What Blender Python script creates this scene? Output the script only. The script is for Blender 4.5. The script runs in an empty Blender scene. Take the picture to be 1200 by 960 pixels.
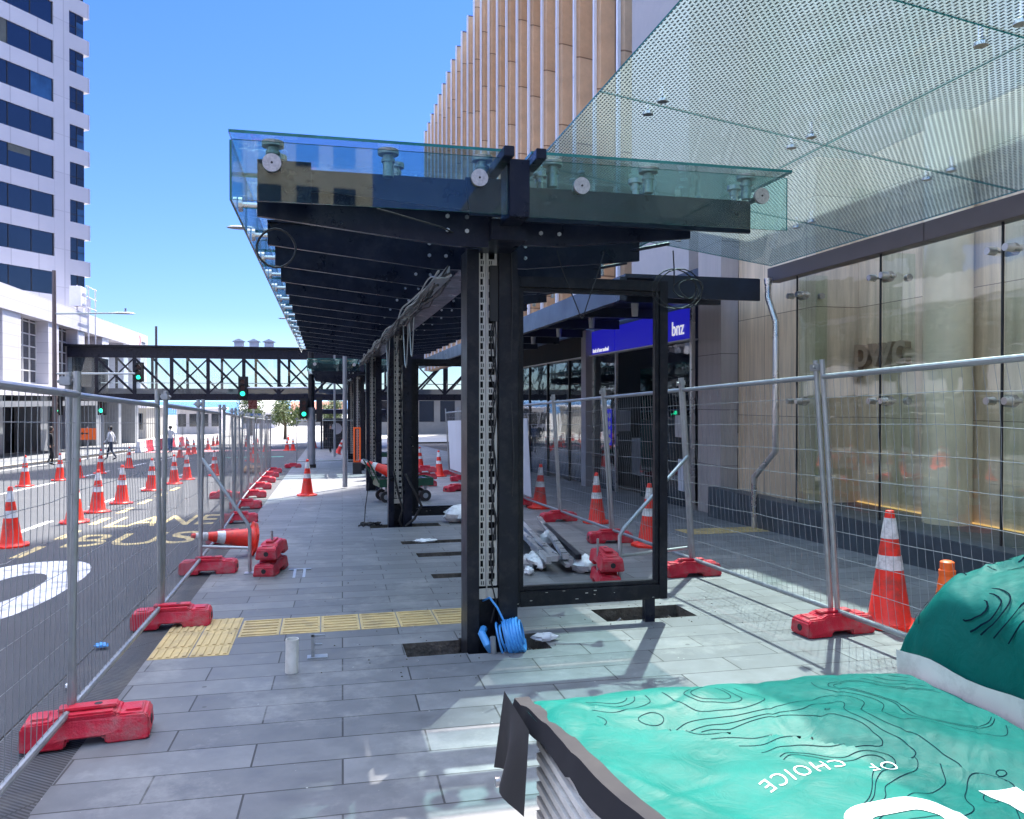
import bpy, bmesh, math, random
from mathutils import Vector, Matrix, noise as mnoise
random.seed(7)
R = math.radians
C = bpy.context.scene.collection
SC = bpy.context.scene
SL = 0.0287
def gz(y):
    return -SL * max(-60, min(y, 110.0))

# ------------------------------------------------------------------ materials
def _nt(name):
    m = bpy.data.materials.new(name); m.use_nodes = True
    nt = m.node_tree; b = nt.nodes['Principled BSDF']
    return m, nt, b
def N(nt, typ, **kw):
    n = nt.nodes.new(typ)
    for k, v in kw.items():
        if k.startswith('i_'): n.inputs[k[2:].replace('_', ' ')].default_value = v
        else: setattr(n, k, v)
    return n
def mixc(nt, a, b, fac, mode='MIX'):
    n = nt.nodes.new('ShaderNodeMix'); n.data_type = 'RGBA'; n.blend_type = mode
    for s, v in ((0, fac), (6, a), (7, b)):
        if hasattr(v, 'is_linked') or hasattr(v, 'links'): nt.links.new(v, n.inputs[s])
        else: n.inputs[s].default_value = v if s == 0 else (v[0], v[1], v[2], 1)
    return n.outputs[2]
def math_(nt, op, a, b=None):
    n = nt.nodes.new('ShaderNodeMath'); n.operation = op
    for i, v in enumerate((a, b)):
        if v is None: continue
        if hasattr(v, 'links'): nt.links.new(v, n.inputs[i])
        else: n.inputs[i].default_value = v
    return n.outputs[0]
def ramp(nt, src, stops):
    n = nt.nodes.new('ShaderNodeValToRGB'); nt.links.new(src, n.inputs[0])
    e = n.color_ramp.elements
    while len(e) > 1: e.remove(e[0])
    e[0].position = stops[0][0]; e[0].color = (*stops[0][1], 1) if len(stops[0][1]) == 3 else stops[0][1]
    for p, c in stops[1:]:
        x = e.new(p); x.color = (*c, 1)
    return n.outputs[0]
def mat(name, col, rough=0.6, metal=0.0, var=0.25, scale=3.0, bump=0.0, dirt=None, dirt_scale=1.2, dirt_amt=0.5, spec=0.5, bscale=40.0, coat=0.0):
    m, nt, b = _nt(name); L = nt.links
    tc = N(nt, 'ShaderNodeTexCoord')
    nz = N(nt, 'ShaderNodeTexNoise', i_Scale=scale, i_Detail=6.0, i_Roughness=0.62); L.new(tc.outputs['Object'], nz.inputs['Vector'])
    lo = [c * (1 - var) for c in col]; hi = [min(1, c * (1 + var)) for c in col]
    c = ramp(nt, nz.outputs['Fac'], [(0.3, lo), (0.7, hi)])
    if dirt:
        n2 = N(nt, 'ShaderNodeTexNoise', i_Scale=dirt_scale, i_Detail=9.0, i_Roughness=0.72); L.new(tc.outputs['Object'], n2.inputs['Vector'])
        f = ramp(nt, n2.outputs['Fac'], [(0.48, (0, 0, 0)), (0.68, (dirt_amt,) * 3)])
        c = mixc(nt, c, dirt, f)
    L.new(c, b.inputs['Base Color'])
    b.inputs['Metallic'].default_value = metal
    b.inputs['Specular IOR Level'].default_value = spec
    b.inputs['Coat Weight'].default_value = coat
    r = ramp(nt, nz.outputs['Fac'], [(0.25, (max(0.02, rough - 0.12),) * 3), (0.75, (min(1, rough + 0.12),) * 3)]); L.new(r, b.inputs['Roughness'])
    if bump:
        n3 = N(nt, 'ShaderNodeTexNoise', i_Scale=bscale, i_Detail=4.0); L.new(tc.outputs['Object'], n3.inputs['Vector'])
        bp = N(nt, 'ShaderNodeBump', i_Strength=bump, i_Distance=0.02); L.new(n3.outputs['Fac'], bp.inputs['Height']); L.new(bp.outputs[0], b.inputs['Normal'])
    return m
def glass(name, tint=(0.85, 0.95, 0.93), refl=0.9, rough=0.02, dirt=0.0, ripple=0.0, base_refl=0.0):
    m = bpy.data.materials.new(name); m.use_nodes = True; nt = m.node_tree; nt.nodes.clear(); L = nt.links
    out = N(nt, 'ShaderNodeOutputMaterial')
    tr = N(nt, 'ShaderNodeBsdfTransparent'); tr.inputs[0].default_value = (*tint, 1)
    gl = N(nt, 'ShaderNodeBsdfGlossy', i_Roughness=rough); gl.inputs['Color'].default_value = (refl, refl, refl, 1)
    fr = N(nt, 'ShaderNodeFresnel', i_IOR=1.5); ge = N(nt, 'ShaderNodeNewGeometry'); L.new(math_(nt, 'SUBTRACT', 1.5, math_(nt, 'MULTIPLY', ge.outputs['Backfacing'], 0.8333)), fr.inputs[0])
    f = fr.outputs[0]
    if base_refl: f = math_(nt, 'MAXIMUM', f, base_refl)
    mx = N(nt, 'ShaderNodeMixShader'); L.new(f, mx.inputs[0]); L.new(tr.outputs[0], mx.inputs[1]); L.new(gl.outputs[0], mx.inputs[2])
    sh = mx.outputs[0]
    tc = N(nt, 'ShaderNodeTexCoord')
    if ripple:
        nz = N(nt, 'ShaderNodeTexNoise', i_Scale=1.6, i_Detail=2.0); L.new(tc.outputs['Object'], nz.inputs['Vector'])
        bp = N(nt, 'ShaderNodeBump', i_Strength=ripple, i_Distance=0.05); L.new(nz.outputs['Fac'], bp.inputs['Height']); L.new(bp.outputs[0], gl.inputs['Normal'])
    if dirt:
        d = N(nt, 'ShaderNodeBsdfDiffuse'); d.inputs[0].default_value = (0.55, 0.6, 0.58, 1)
        n2 = N(nt, 'ShaderNodeTexNoise', i_Scale=3.0, i_Detail=8.0, i_Roughness=0.75); L.new(tc.outputs['Object'], n2.inputs['Vector'])
        ff = ramp(nt, n2.outputs['Fac'], [(0.4, (dirt * 0.3,) * 3), (0.75, (dirt,) * 3)])
        m2 = N(nt, 'ShaderNodeMixShader'); L.new(ff, m2.inputs[0]); L.new(sh, m2.inputs[1]); L.new(d.outputs[0], m2.inputs[2]); sh = m2.outputs[0]
    L.new(sh, out.inputs[0])
    return m
def emis(name, col, st):
    m, nt, b = _nt(name)
    b.inputs['Base Color'].default_value = (*col, 1); b.inputs['Emission Color'].default_value = (*col, 1); b.inputs['Emission Strength'].default_value = st
    return m

M = {}
M['white_panel'] = mat('white_panel', (0.72, 0.71, 0.76), 0.45, var=0.05, dirt=(0.5, 0.5, 0.54), dirt_scale=0.25, dirt_amt=0.35)
M['wire'] = mat('galvanised_wire', (0.27, 0.285, 0.30), 0.5, metal=0.4, var=0.15)
M['galv'] = mat('galvanised', (0.38, 0.405, 0.42), 0.42, metal=0.7, var=0.18, scale=14, dirt=(0.25, 0.26, 0.27), dirt_scale=7)
M['steel'] = mat('stainless', (0.66, 0.65, 0.64), 0.30, metal=1.0, var=0.08)
M['navy'] = mat('navy_steel', (0.005, 0.0075, 0.019), 0.33, var=0.3, scale=5, dirt=(0.06, 0.06, 0.07), dirt_scale=9, dirt_amt=0.25, spec=0.3)
M['charcoal'] = mat('charcoal_steel', (0.007, 0.009, 0.015), 0.38, var=0.3, dirt=(0.06, 0.058, 0.055), dirt_scale=9, dirt_amt=0.35, spec=0.3)
M['black'] = mat('black_rubber', (0.016, 0.016, 0.018), 0.6, var=0.3)
M['red'] = mat('red_plastic', (0.56, 0.010, 0.035), 0.5, var=0.2, scale=5, dirt=(0.36, 0.16, 0.15), dirt_scale=6, dirt_amt=0.8, bump=0.25, bscale=90)
M['cone'] = mat('cone_orange_red', (0.85, 0.030, 0.014), 0.45, var=0.14, scale=4, dirt=(0.22, 0.055, 0.04), dirt_scale=6, dirt_amt=0.85)
M['orange'] = mat('orange_plastic', (0.9, 0.13, 0.012), 0.45, var=0.08)
M['collar'] = mat('reflective_collar', (0.72, 0.72, 0.72), 0.4, var=0.12, scale=20, dirt=(0.26, 0.24, 0.23), dirt_scale=9, dirt_amt=0.8)
M['disc'] = mat('brushed_disc', (0.46, 0.44, 0.42), 0.42, metal=0.9, var=0.25, scale=60)
M['perf'] = mat('perforated_strip', (0.55, 0.54, 0.50), 0.42, metal=0.5, var=0.12)
M['glass_edge'] = mat('glass_edge', (0.02, 0.16, 0.15), 0.15, var=0.25, scale=8)
M['roof_glass'] = glass('roof_glass', (0.74, 0.84, 0.85), dirt=0.05, ripple=0.15)
M['fascia_glass'] = glass('fascia_glass', (0.74, 0.90, 0.89), dirt=0.025)
M['clear_glass'] = glass('clear_glass', (0.97, 0.985, 0.965), ripple=0.06, base_refl=0.07)
M['green_glass'] = glass('green_glass', (0.92, 0.97, 0.94), dirt=0.02)
M['shop_glass'] = glass('shop_glass', (0.40, 0.50, 0.54), refl=0.95, ripple=0.05, base_refl=0.22)
M['teal_glass'] = glass('teal_glass', (0.12, 0.42, 0.42), refl=0.9, base_refl=0.1)
M['bridge_glass'] = glass('bridge_glass', (0.86, 0.93, 0.95), refl=0.9, base_refl=0.05)
M['pale_pane'] = mat('pale_pane', (0.02, 0.07, 0.16), 0.08, var=0.4, scale=0.7, spec=0.9)
M['blind'] = mat('blind', (0.10, 0.11, 0.10), 0.6, var=0.2)
M['ribbon_glass'] = mat('ribbon_glass', (0.003, 0.007, 0.018), 0.03, var=0.4, scale=0.4, spec=1.0, bump=0.12, bscale=0.9)
M['stone_grey'] = mat('grey_stone', (0.34, 0.33, 0.35), 0.6, var=0.1, scale=1.5)
M['letter_stone'] = mat('letter_stone', (0.36, 0.26, 0.18), 0.5, var=0.1)
M['stone_warm'] = mat('warm_stone', (0.42, 0.36, 0.27), 0.7, var=0.15, scale=0.4)
M['plinth'] = mat('plinth_stone', (0.050, 0.066, 0.082), 0.45, var=0.3, scale=4)
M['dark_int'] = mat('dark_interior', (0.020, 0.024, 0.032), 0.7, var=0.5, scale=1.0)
M['dark_soffit'] = mat('dark_soffit', (0.018, 0.026, 0.045), 0.35, var=0.4, scale=1.5)
M['blue_sign'] = emis('blue_sign', (0.010, 0.010, 0.38), 0.18)
M['sign_white'] = emis('sign_white', (0.85, 0.85, 0.9), 0.15)
M['print_line'] = mat('print_line', (0.001, 0.008, 0.018), 0.9, var=0.2, spec=0.05)
M['white_letter'] = mat('white_letter', (0.55, 0.56, 0.57), 0.4, var=0.03)
M['fin_edge'] = mat('fin_edge', (0.78, 0.78, 0.82), 0.35, var=0.05)
M['lamp_grey'] = mat('lamp_grey', (0.30, 0.32, 0.35), 0.45, metal=0.3, var=0.1)
M['brown_pole'] = mat('brown_pole', (0.13, 0.10, 0.10), 0.5, var=0.1)
M['green_light'] = emis('green_light', (0.02, 0.85, 0.42), 0.8)
M['red_off'] = mat('lens_off', (0.06, 0.012, 0.012), 0.3, var=0.2)
M['green_paint'] = mat('green_paint', (0.012, 0.075, 0.042), 0.42, var=0.25, dirt=(0.07, 0.06, 0.05), dirt_scale=8)
M['blue_conduit'] = mat('blue_conduit', (0.07, 0.32, 0.72), 0.4, var=0.15)
M['plastic_wrap'] = mat('plastic_wrap', (0.72, 0.74, 0.76), 0.3, var=0.12, scale=12, bump=0.6, bscale=18)
M['alu'] = mat('aluminium', (0.60, 0.61, 0.63), 0.32, metal=0.85, var=0.15, scale=6)
M['hoarding'] = mat('hoarding', (0.62, 0.66, 0.74), 0.55, var=0.06, scale=1.2)
M['pvc'] = mat('pvc', (0.66, 0.65, 0.60), 0.5, var=0.14, scale=8, dirt=(0.36, 0.33, 0.29), dirt_scale=9)
M['yellow_tile'] = mat('yellow_tile', (0.50, 0.37, 0.17), 0.75, var=0.16, scale=3, dirt=(0.24, 0.19, 0.12), dirt_scale=4, dirt_amt=0.6, bump=0.15)
M['dirt'] = mat('dirt', (0.10, 0.088, 0.075), 0.95, var=0.5, scale=9, bump=0.8, bscale=30)
M['road_white'] = mat('road_white', (0.66, 0.66, 0.68), 0.8, var=0.1, scale=5, dirt=(0.13, 0.13, 0.14), dirt_scale=3.5, dirt_amt=0.95)
M['road_yellow'] = mat('road_yellow', (0.56, 0.44, 0.20), 0.8, var=0.14, scale=5, dirt=(0.08, 0.08, 0.085), dirt_scale=4, dirt_amt=1.0)
M['road_green'] = mat('road_green', (0.12, 0.42, 0.30), 0.8, var=0.14, scale=5, dirt=(0.08, 0.1, 0.1), dirt_scale=4, dirt_amt=0.8)
M['road_pink'] = mat('road_pink', (0.50, 0.20, 0.23), 0.8, var=0.14, scale=5, dirt=(0.1, 0.09, 0.09), dirt_scale=4, dirt_amt=0.5)
M['bark'] = mat('bark', (0.09, 0.07, 0.05), 0.9, var=0.3)
M['leaf_dark'] = mat('leaf_dark', (0.045, 0.085, 0.022), 0.55, var=0.4, scale=0.8)
M['leaf_light'] = mat('leaf_light', (0.10, 0.14, 0.035), 0.55, var=0.35, scale=0.8)
M['sea'] = mat('sea', (0.03, 0.12, 0.24), 0.25, var=0.3, scale=0.02, bump=0.3, bscale=0.6)
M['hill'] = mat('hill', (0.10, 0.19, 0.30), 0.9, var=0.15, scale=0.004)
M['concrete'] = mat('pale_concrete', (0.36, 0.35, 0.33), 0.85, var=0.14, scale=0.3, dirt=(0.24, 0.24, 0.23), dirt_scale=0.5)
M['roof_red'] = mat('roof_red', (0.30, 0.09, 0.06), 0.8, var=0.2)
M['skin'] = mat('skin', (0.42, 0.25, 0.18), 0.5, var=0.08)
M['cloth_black'] = mat('cloth_black', (0.008, 0.008, 0.012), 0.85, var=0.2)
M['cloth_white'] = mat('cloth_white', (0.6, 0.6, 0.63), 0.85, var=0.1)
M['cloth_blue'] = mat('cloth_blue', (0.05, 0.10, 0.22), 0.85, var=0.15)
M['cloth_navy'] = mat('cloth_navy', (0.02, 0.03, 0.06), 0.85, var=0.2)
M['hair'] = mat('hair', (0.02, 0.014, 0.01), 0.6, var=0.2)
M['led'] = emis('floor_light', (1.0, 0.62, 0.22), 0.16)
M['sky_light'] = mat('ceiling_panel', (0.75, 0.76, 0.74), 0.5, var=0.05)
M['reflection_gold'] = mat('reflection_gold', (0.85, 0.76, 0.54), 0.18, var=0.16, scale=1.1, spec=0.6)  # pale gold tone carries the reflected glow of sunlit travertine
M['upper_stone'] = 0
M['tower_grey'] = mat('tower_grey', (0.36, 0.39, 0.42), 0.45, var=0.12, scale=0.12)
M['clay'] = mat('clay', (0.33, 0.20, 0.10), 0.8, var=0.3)

def brick_mat(name, c1, c2, cm, bw, rh, mort, rough=0.6, off=0.5, coord='xy', grain=0.3, gscale=6, stain=None, stain_amt=0.4, stain_scale=0.9, rot=0.0, streak=False, bump=0.25, spots=False):
    m, nt, b = _nt(name); L = nt.links
    tc = N(nt, 'ShaderNodeTexCoord')
    sp = N(nt, 'ShaderNodeSeparateXYZ'); L.new(tc.outputs['Object'], sp.inputs[0])
    cb = N(nt, 'ShaderNodeCombineXYZ')
    ax = {'x': 0, 'y': 1, 'z': 2}
    L.new(sp.outputs[ax[coord[0]]], cb.inputs[0]); L.new(sp.outputs[ax[coord[1]]], cb.inputs[1])
    mp = N(nt, 'ShaderNodeMapping'); mp.inputs['Rotation'].default_value = (0, 0, rot); L.new(cb.outputs[0], mp.inputs[0])
    br = N(nt, 'ShaderNodeTexBrick', offset=off, i_Scale=1.0); L.new(mp.outputs[0], br.inputs['Vector'])
    br.inputs['Brick Width'].default_value = bw; br.inputs['Row Height'].default_value = rh; br.inputs['Mortar Size'].default_value = mort
    br.inputs['Mortar Smooth'].default_value = 0.1
    br.inputs['Color1'].default_value = (*c1, 1); br.inputs['Color2'].default_value = (*c2, 1); br.inputs['Mortar'].default_value = (*cm, 1)
    nz = N(nt, 'ShaderNodeTexNoise', i_Scale=gscale, i_Detail=8.0, i_Roughness=0.68)
    if streak:
        m2 = N(nt, 'ShaderNodeMapping'); m2.inputs['Scale'].default_value = (1.0, 1.0, 0.07); L.new(tc.outputs['Object'], m2.inputs[0]); L.new(m2.outputs[0], nz.inputs['Vector'])
    else: L.new(tc.outputs['Object'], nz.inputs['Vector'])
    g = ramp(nt, nz.outputs['Fac'], [(0.28, (1 - grain,) * 3), (0.72, (1 + grain,) * 3)])
    c = mixc(nt, br.outputs['Color'], g, 1.0, 'MULTIPLY')
    if stain:
        n2 = N(nt, 'ShaderNodeTexNoise', i_Scale=stain_scale, i_Detail=10.0, i_Roughness=0.74); L.new(tc.outputs['Object'], n2.inputs['Vector'])
        f = ramp(nt, n2.outputs['Fac'], [(0.52, (0, 0, 0)), (0.74, (stain_amt,) * 3)])
        c = mixc(nt, c, stain, f)
    if spots:
        for sc_, th, col_, am in ((3.1, 0.060, (0.05, 0.05, 0.052), 0.7), (7.0, 0.050, (0.42, 0.41, 0.39), 0.6), (19.0, 0.055, (0.34, 0.33, 0.31), 0.55)):
            vo = N(nt, 'ShaderNodeTexVoronoi', i_Scale=sc_); n9 = N(nt, 'ShaderNodeTexNoise', i_Scale=30.0); L.new(tc.outputs['Object'], n9.inputs['Vector'])
            L.new(mixc(nt, tc.outputs['Object'], n9.outputs['Color'], 0.012), vo.inputs['Vector'])
            wn = N(nt, 'ShaderNodeTexWhiteNoise'); L.new(vo.outputs['Position'], wn.inputs['Vector'])
            f9 = math_(nt, 'MULTIPLY', math_(nt, 'MULTIPLY', math_(nt, 'LESS_THAN', vo.outputs['Distance'], math_(nt, 'MULTIPLY', wn.outputs['Value'], th)), math_(nt, 'GREATER_THAN', wn.outputs['Value'], 0.55)), am)
            c = mixc(nt, c, col_, f9)
    L.new(c, b.inputs['Base Color'])
    r = ramp(nt, nz.outputs['Fac'], [(0.3, (rough - 0.12,) * 3), (0.7, (rough + 0.12,) * 3)]); L.new(r, b.inputs['Roughness'])
    hh = math_(nt, 'ADD', math_(nt, 'MULTIPLY', br.outputs['Fac'], -1.0), math_(nt, 'MULTIPLY', nz.outputs['Fac'], 0.25))
    bp = N(nt, 'ShaderNodeBump', i_Strength=bump, i_Distance=0.01); L.new(hh, bp.inputs['Height']); L.new(bp.outputs[0], b.inputs['Normal'])
    return m
M['paver'] = brick_mat('bluestone_paver', (0.112, 0.116, 0.125), (0.160, 0.164, 0.172), (0.030, 0.030, 0.032), 0.92, 0.305, 0.0055, 0.62, grain=0.26, stain=(0.34, 0.335, 0.32), stain_amt=0.6, stain_scale=1.3, rot=R(1.2), spots=True)
M['paver_far'] = brick_mat('grey_paver', (0.13, 0.14, 0.155), (0.17, 0.18, 0.195), (0.08, 0.08, 0.085), 0.6, 0.4, 0.008, 0.6, grain=0.2)
M['asphalt'] = mat('asphalt', (0.054, 0.058, 0.066), 0.85, var=0.22, scale=1.1, dirt=(0.09, 0.093, 0.10), dirt_scale=0.7, dirt_amt=0.4, bump=0.5, bscale=120)
M['channel'] = brick_mat('drain_channel', (0.075, 0.077, 0.085), (0.088, 0.09, 0.098), (0.03, 0.03, 0.033), 0.9, 0.022, 0.006, 0.8, off=0.0, grain=0.35, stain=(0.20, 0.18, 0.15), stain_amt=0.5, rot=R(38))
M['travertine'] = brick_mat('travertine', (0.66, 0.53, 0.37), (0.76, 0.64, 0.47), (0.24, 0.18, 0.13), 1.25, 1.75, 0.006, 0.45, off=0.0, coord='yz', grain=0.3, gscale=9, streak=True, bump=0.1)
M['travertine_front'] = brick_mat('travertine_front', (0.46, 0.40, 0.31), (0.53, 0.47, 0.37), (0.16, 0.13, 0.10), 1.25, 1.75, 0.006, 0.45, off=0.0, coord='xz', grain=0.3, gscale=9, streak=True, bump=0.1)
M['sandstone'] = brick_mat('sandstone', (0.70, 0.46, 0.27), (0.78, 0.57, 0.38), (0.30, 0.18, 0.11), 8.0, 2.6, 0.022, 0.7, off=0.0, coord='xz', grain=0.16, gscale=1.3, stain=(0.46, 0.23, 0.12), stain_amt=0.35, stain_scale=0.5, bump=0.1)
M['white_clad'] = brick_mat('white_cladding', (0.53, 0.52, 0.57), (0.57, 0.56, 0.61), (0.44, 0.43, 0.47), 1.35, 3.63, 0.03, 0.45, off=0.0, coord='xz', grain=0.05, gscale=0.5, bump=0.05)
M['white_clad_y'] = brick_mat('white_cladding_side', (0.53, 0.52, 0.57), (0.57, 0.56, 0.61), (0.44, 0.43, 0.47), 4.2, 1.2, 0.03, 0.45, off=0.0, coord='yz', grain=0.05, gscale=0.5, bump=0.05)
M['corrugated'] = mat('corrugated_white', (0.62, 0.61, 0.58), 0.55, var=0.1, dirt=(0.30, 0.28, 0.26), dirt_scale=5, dirt_amt=0.6)

M['upper_stone'] = brick_mat('upper_stone', (0.46, 0.44, 0.41), (0.54, 0.51, 0.47), (0.2, 0.19, 0.18), 1.25, 2.0, 0.012, 0.5, off=0.0, coord='yz', grain=0.15, streak=True)
def frit_mat():
    m = bpy.data.materials.new('fritted_glass'); m.use_nodes = True; nt = m.node_tree; nt.nodes.clear(); L = nt.links
    out = N(nt, 'ShaderNodeOutputMaterial')
    tc = N(nt, 'ShaderNodeTexCoord'); sp = N(nt, 'ShaderNodeSeparateXYZ'); L.new(tc.outputs['Object'], sp.inputs[0])
    py, px = 0.060, 0.031
    row = math_(nt, 'FLOOR', math_(nt, 'DIVIDE', sp.outputs[0], px))
    off = math_(nt, 'MULTIPLY', math_(nt, 'MODULO', math_(nt, 'ADD', row, 2000.0), 2.0), 0.5)
    fy = math_(nt, 'FRACT', math_(nt, 'ADD', math_(nt, 'DIVIDE', sp.outputs[1], py), math_(nt, 'ADD', off, 1000.0)))
    fx = math_(nt, 'FRACT', math_(nt, 'ADD', math_(nt, 'DIVIDE', sp.outputs[0], px), 1000.0))
    a = math_(nt, 'LESS_THAN', math_(nt, 'ABSOLUTE', math_(nt, 'SUBTRACT', fy, 0.5)), 0.33)
    b = math_(nt, 'LESS_THAN', math_(nt, 'ABSOLUTE', math_(nt, 'SUBTRACT', fx, 0.5)), 0.24)
    dash = math_(nt, 'MULTIPLY', a, b)
    tr = N(nt, 'ShaderNodeBsdfTransparent'); tr.inputs[0].default_value = (0.90, 0.95, 0.955, 1)
    gl = N(nt, 'ShaderNodeBsdfGlossy', i_Roughness=0.03)
    fr = N(nt, 'ShaderNodeFresnel', i_IOR=1.5); ge = N(nt, 'ShaderNodeNewGeometry'); L.new(math_(nt, 'SUBTRACT', 1.5, math_(nt, 'MULTIPLY', ge.outputs['Backfacing'], 0.8333)), fr.inputs[0])
    mx = N(nt, 'ShaderNodeMixShader'); L.new(fr.outputs[0], mx.inputs[0]); L.new(tr.outputs[0], mx.inputs[1]); L.new(gl.outputs[0], mx.inputs[2])
    hz = N(nt, 'ShaderNodeBsdfTranslucent'); hz.inputs[0].default_value = (0.72, 0.75, 0.76, 1)
    mh = N(nt, 'ShaderNodeMixShader'); mh.inputs[0].default_value = 0.11; L.new(mx.outputs[0], mh.inputs[1]); L.new(hz.outputs[0], mh.inputs[2])
    df = N(nt, 'ShaderNodeBsdfDiffuse'); df.inputs[0].default_value = (0.035, 0.047, 0.052, 1)
    m2 = N(nt, 'ShaderNodeMixShader'); L.new(math_(nt, 'MULTIPLY', dash, 0.88), m2.inputs[0]); L.new(mh.outputs[0], m2.inputs[1]); L.new(df.outputs[0], m2.inputs[2])
    L.new(m2.outputs[0], out.inputs[0])
    return m
M['frit'] = frit_mat()
def vinyl_mat():
    m, nt, b = _nt('printed_vinyl'); L = nt.links
    tc = N(nt, 'ShaderNodeTexCoord')
    n1 = N(nt, 'ShaderNodeTexNoise', i_Scale=2.3, i_Detail=1.5, i_Roughness=0.5, i_Distortion=0.9)
    mp = N(nt, 'ShaderNodeMapping'); mp.inputs['Scale'].default_value = (1.0, 0.55, 0.6); mp.inputs['Rotation'].default_value = (0, 0, R(24)); L.new(tc.outputs['Object'], mp.inputs[0]); L.new(mp.outputs[0], n1.inputs['Vector'])
    fr = math_(nt, 'FRACT', math_(nt, 'MULTIPLY', n1.outputs['Fac'], 11.0))
    d = math_(nt, 'ABSOLUTE', math_(nt, 'SUBTRACT', fr, 0.5))
    ln = math_(nt, 'LESS_THAN', d, 0.030)
    n2 = N(nt, 'ShaderNodeTexNoise', i_Scale=1.1, i_Detail=1.0); L.new(tc.outputs['Object'], n2.inputs['Vector'])
    msk = math_(nt, 'GREATER_THAN', n2.outputs['Fac'], 0.38)
    ln = math_(nt, 'MULTIPLY', ln, msk)
    n3 = N(nt, 'ShaderNodeTexNoise', i_Scale=5.0, i_Detail=10.0, i_Roughness=0.75); L.new(tc.outputs['Object'], n3.inputs['Vector'])
    base = ramp(nt, n3.outputs['Fac'], [(0.3, (0.0005, 0.080, 0.066)), (0.7, (0.001, 0.118, 0.098))])
    # scuffs: thin scratches
    n4 = N(nt, 'ShaderNodeTexNoise', i_Scale=2.0, i_Detail=10.0, i_Roughness=0.85, i_Distortion=2.0); L.new(tc.outputs['Object'], n4.inputs['Vector'])
    sc = ramp(nt, n4.outputs['Fac'], [(0.60, (0, 0, 0)), (0.76, (0.20,) * 3)])
    c = mixc(nt, base, (0.07, 0.27, 0.23), sc)
    b.inputs['Specular IOR Level'].default_value = 0.12
    L.new(c, b.inputs['Base Color'])
    r = ramp(nt, n3.outputs['Fac'], [(0.3, (0.46,) * 3), (0.75, (0.66,) * 3)]); L.new(r, b.inputs['Roughness'])
    n5 = N(nt, 'ShaderNodeTexNoise', i_Scale=7.0, i_Detail=3.0, i_Distortion=0.6); L.new(tc.outputs['Object'], n5.inputs['Vector'])
    bp = N(nt, 'ShaderNodeBump', i_Strength=0.17, i_Distance=0.02); n6 = N(nt, 'ShaderNodeTexNoise', i_Scale=9.0, i_Detail=5.0, i_Distortion=1.2); L.new(tc.outputs['Object'], n6.inputs['Vector']); rdg = math_(nt, 'ABSOLUTE', math_(nt, 'SUBTRACT', n6.outputs['Fac'], 0.5)); L.new(math_(nt, 'SUBTRACT', n5.outputs['Fac'], math_(nt, 'MULTIPLY', rdg, 1.6)), bp.inputs['Height']); L.new(bp.outputs[0], b.inputs['Normal'])
    return m
M['vinyl'] = vinyl_mat()

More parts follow.
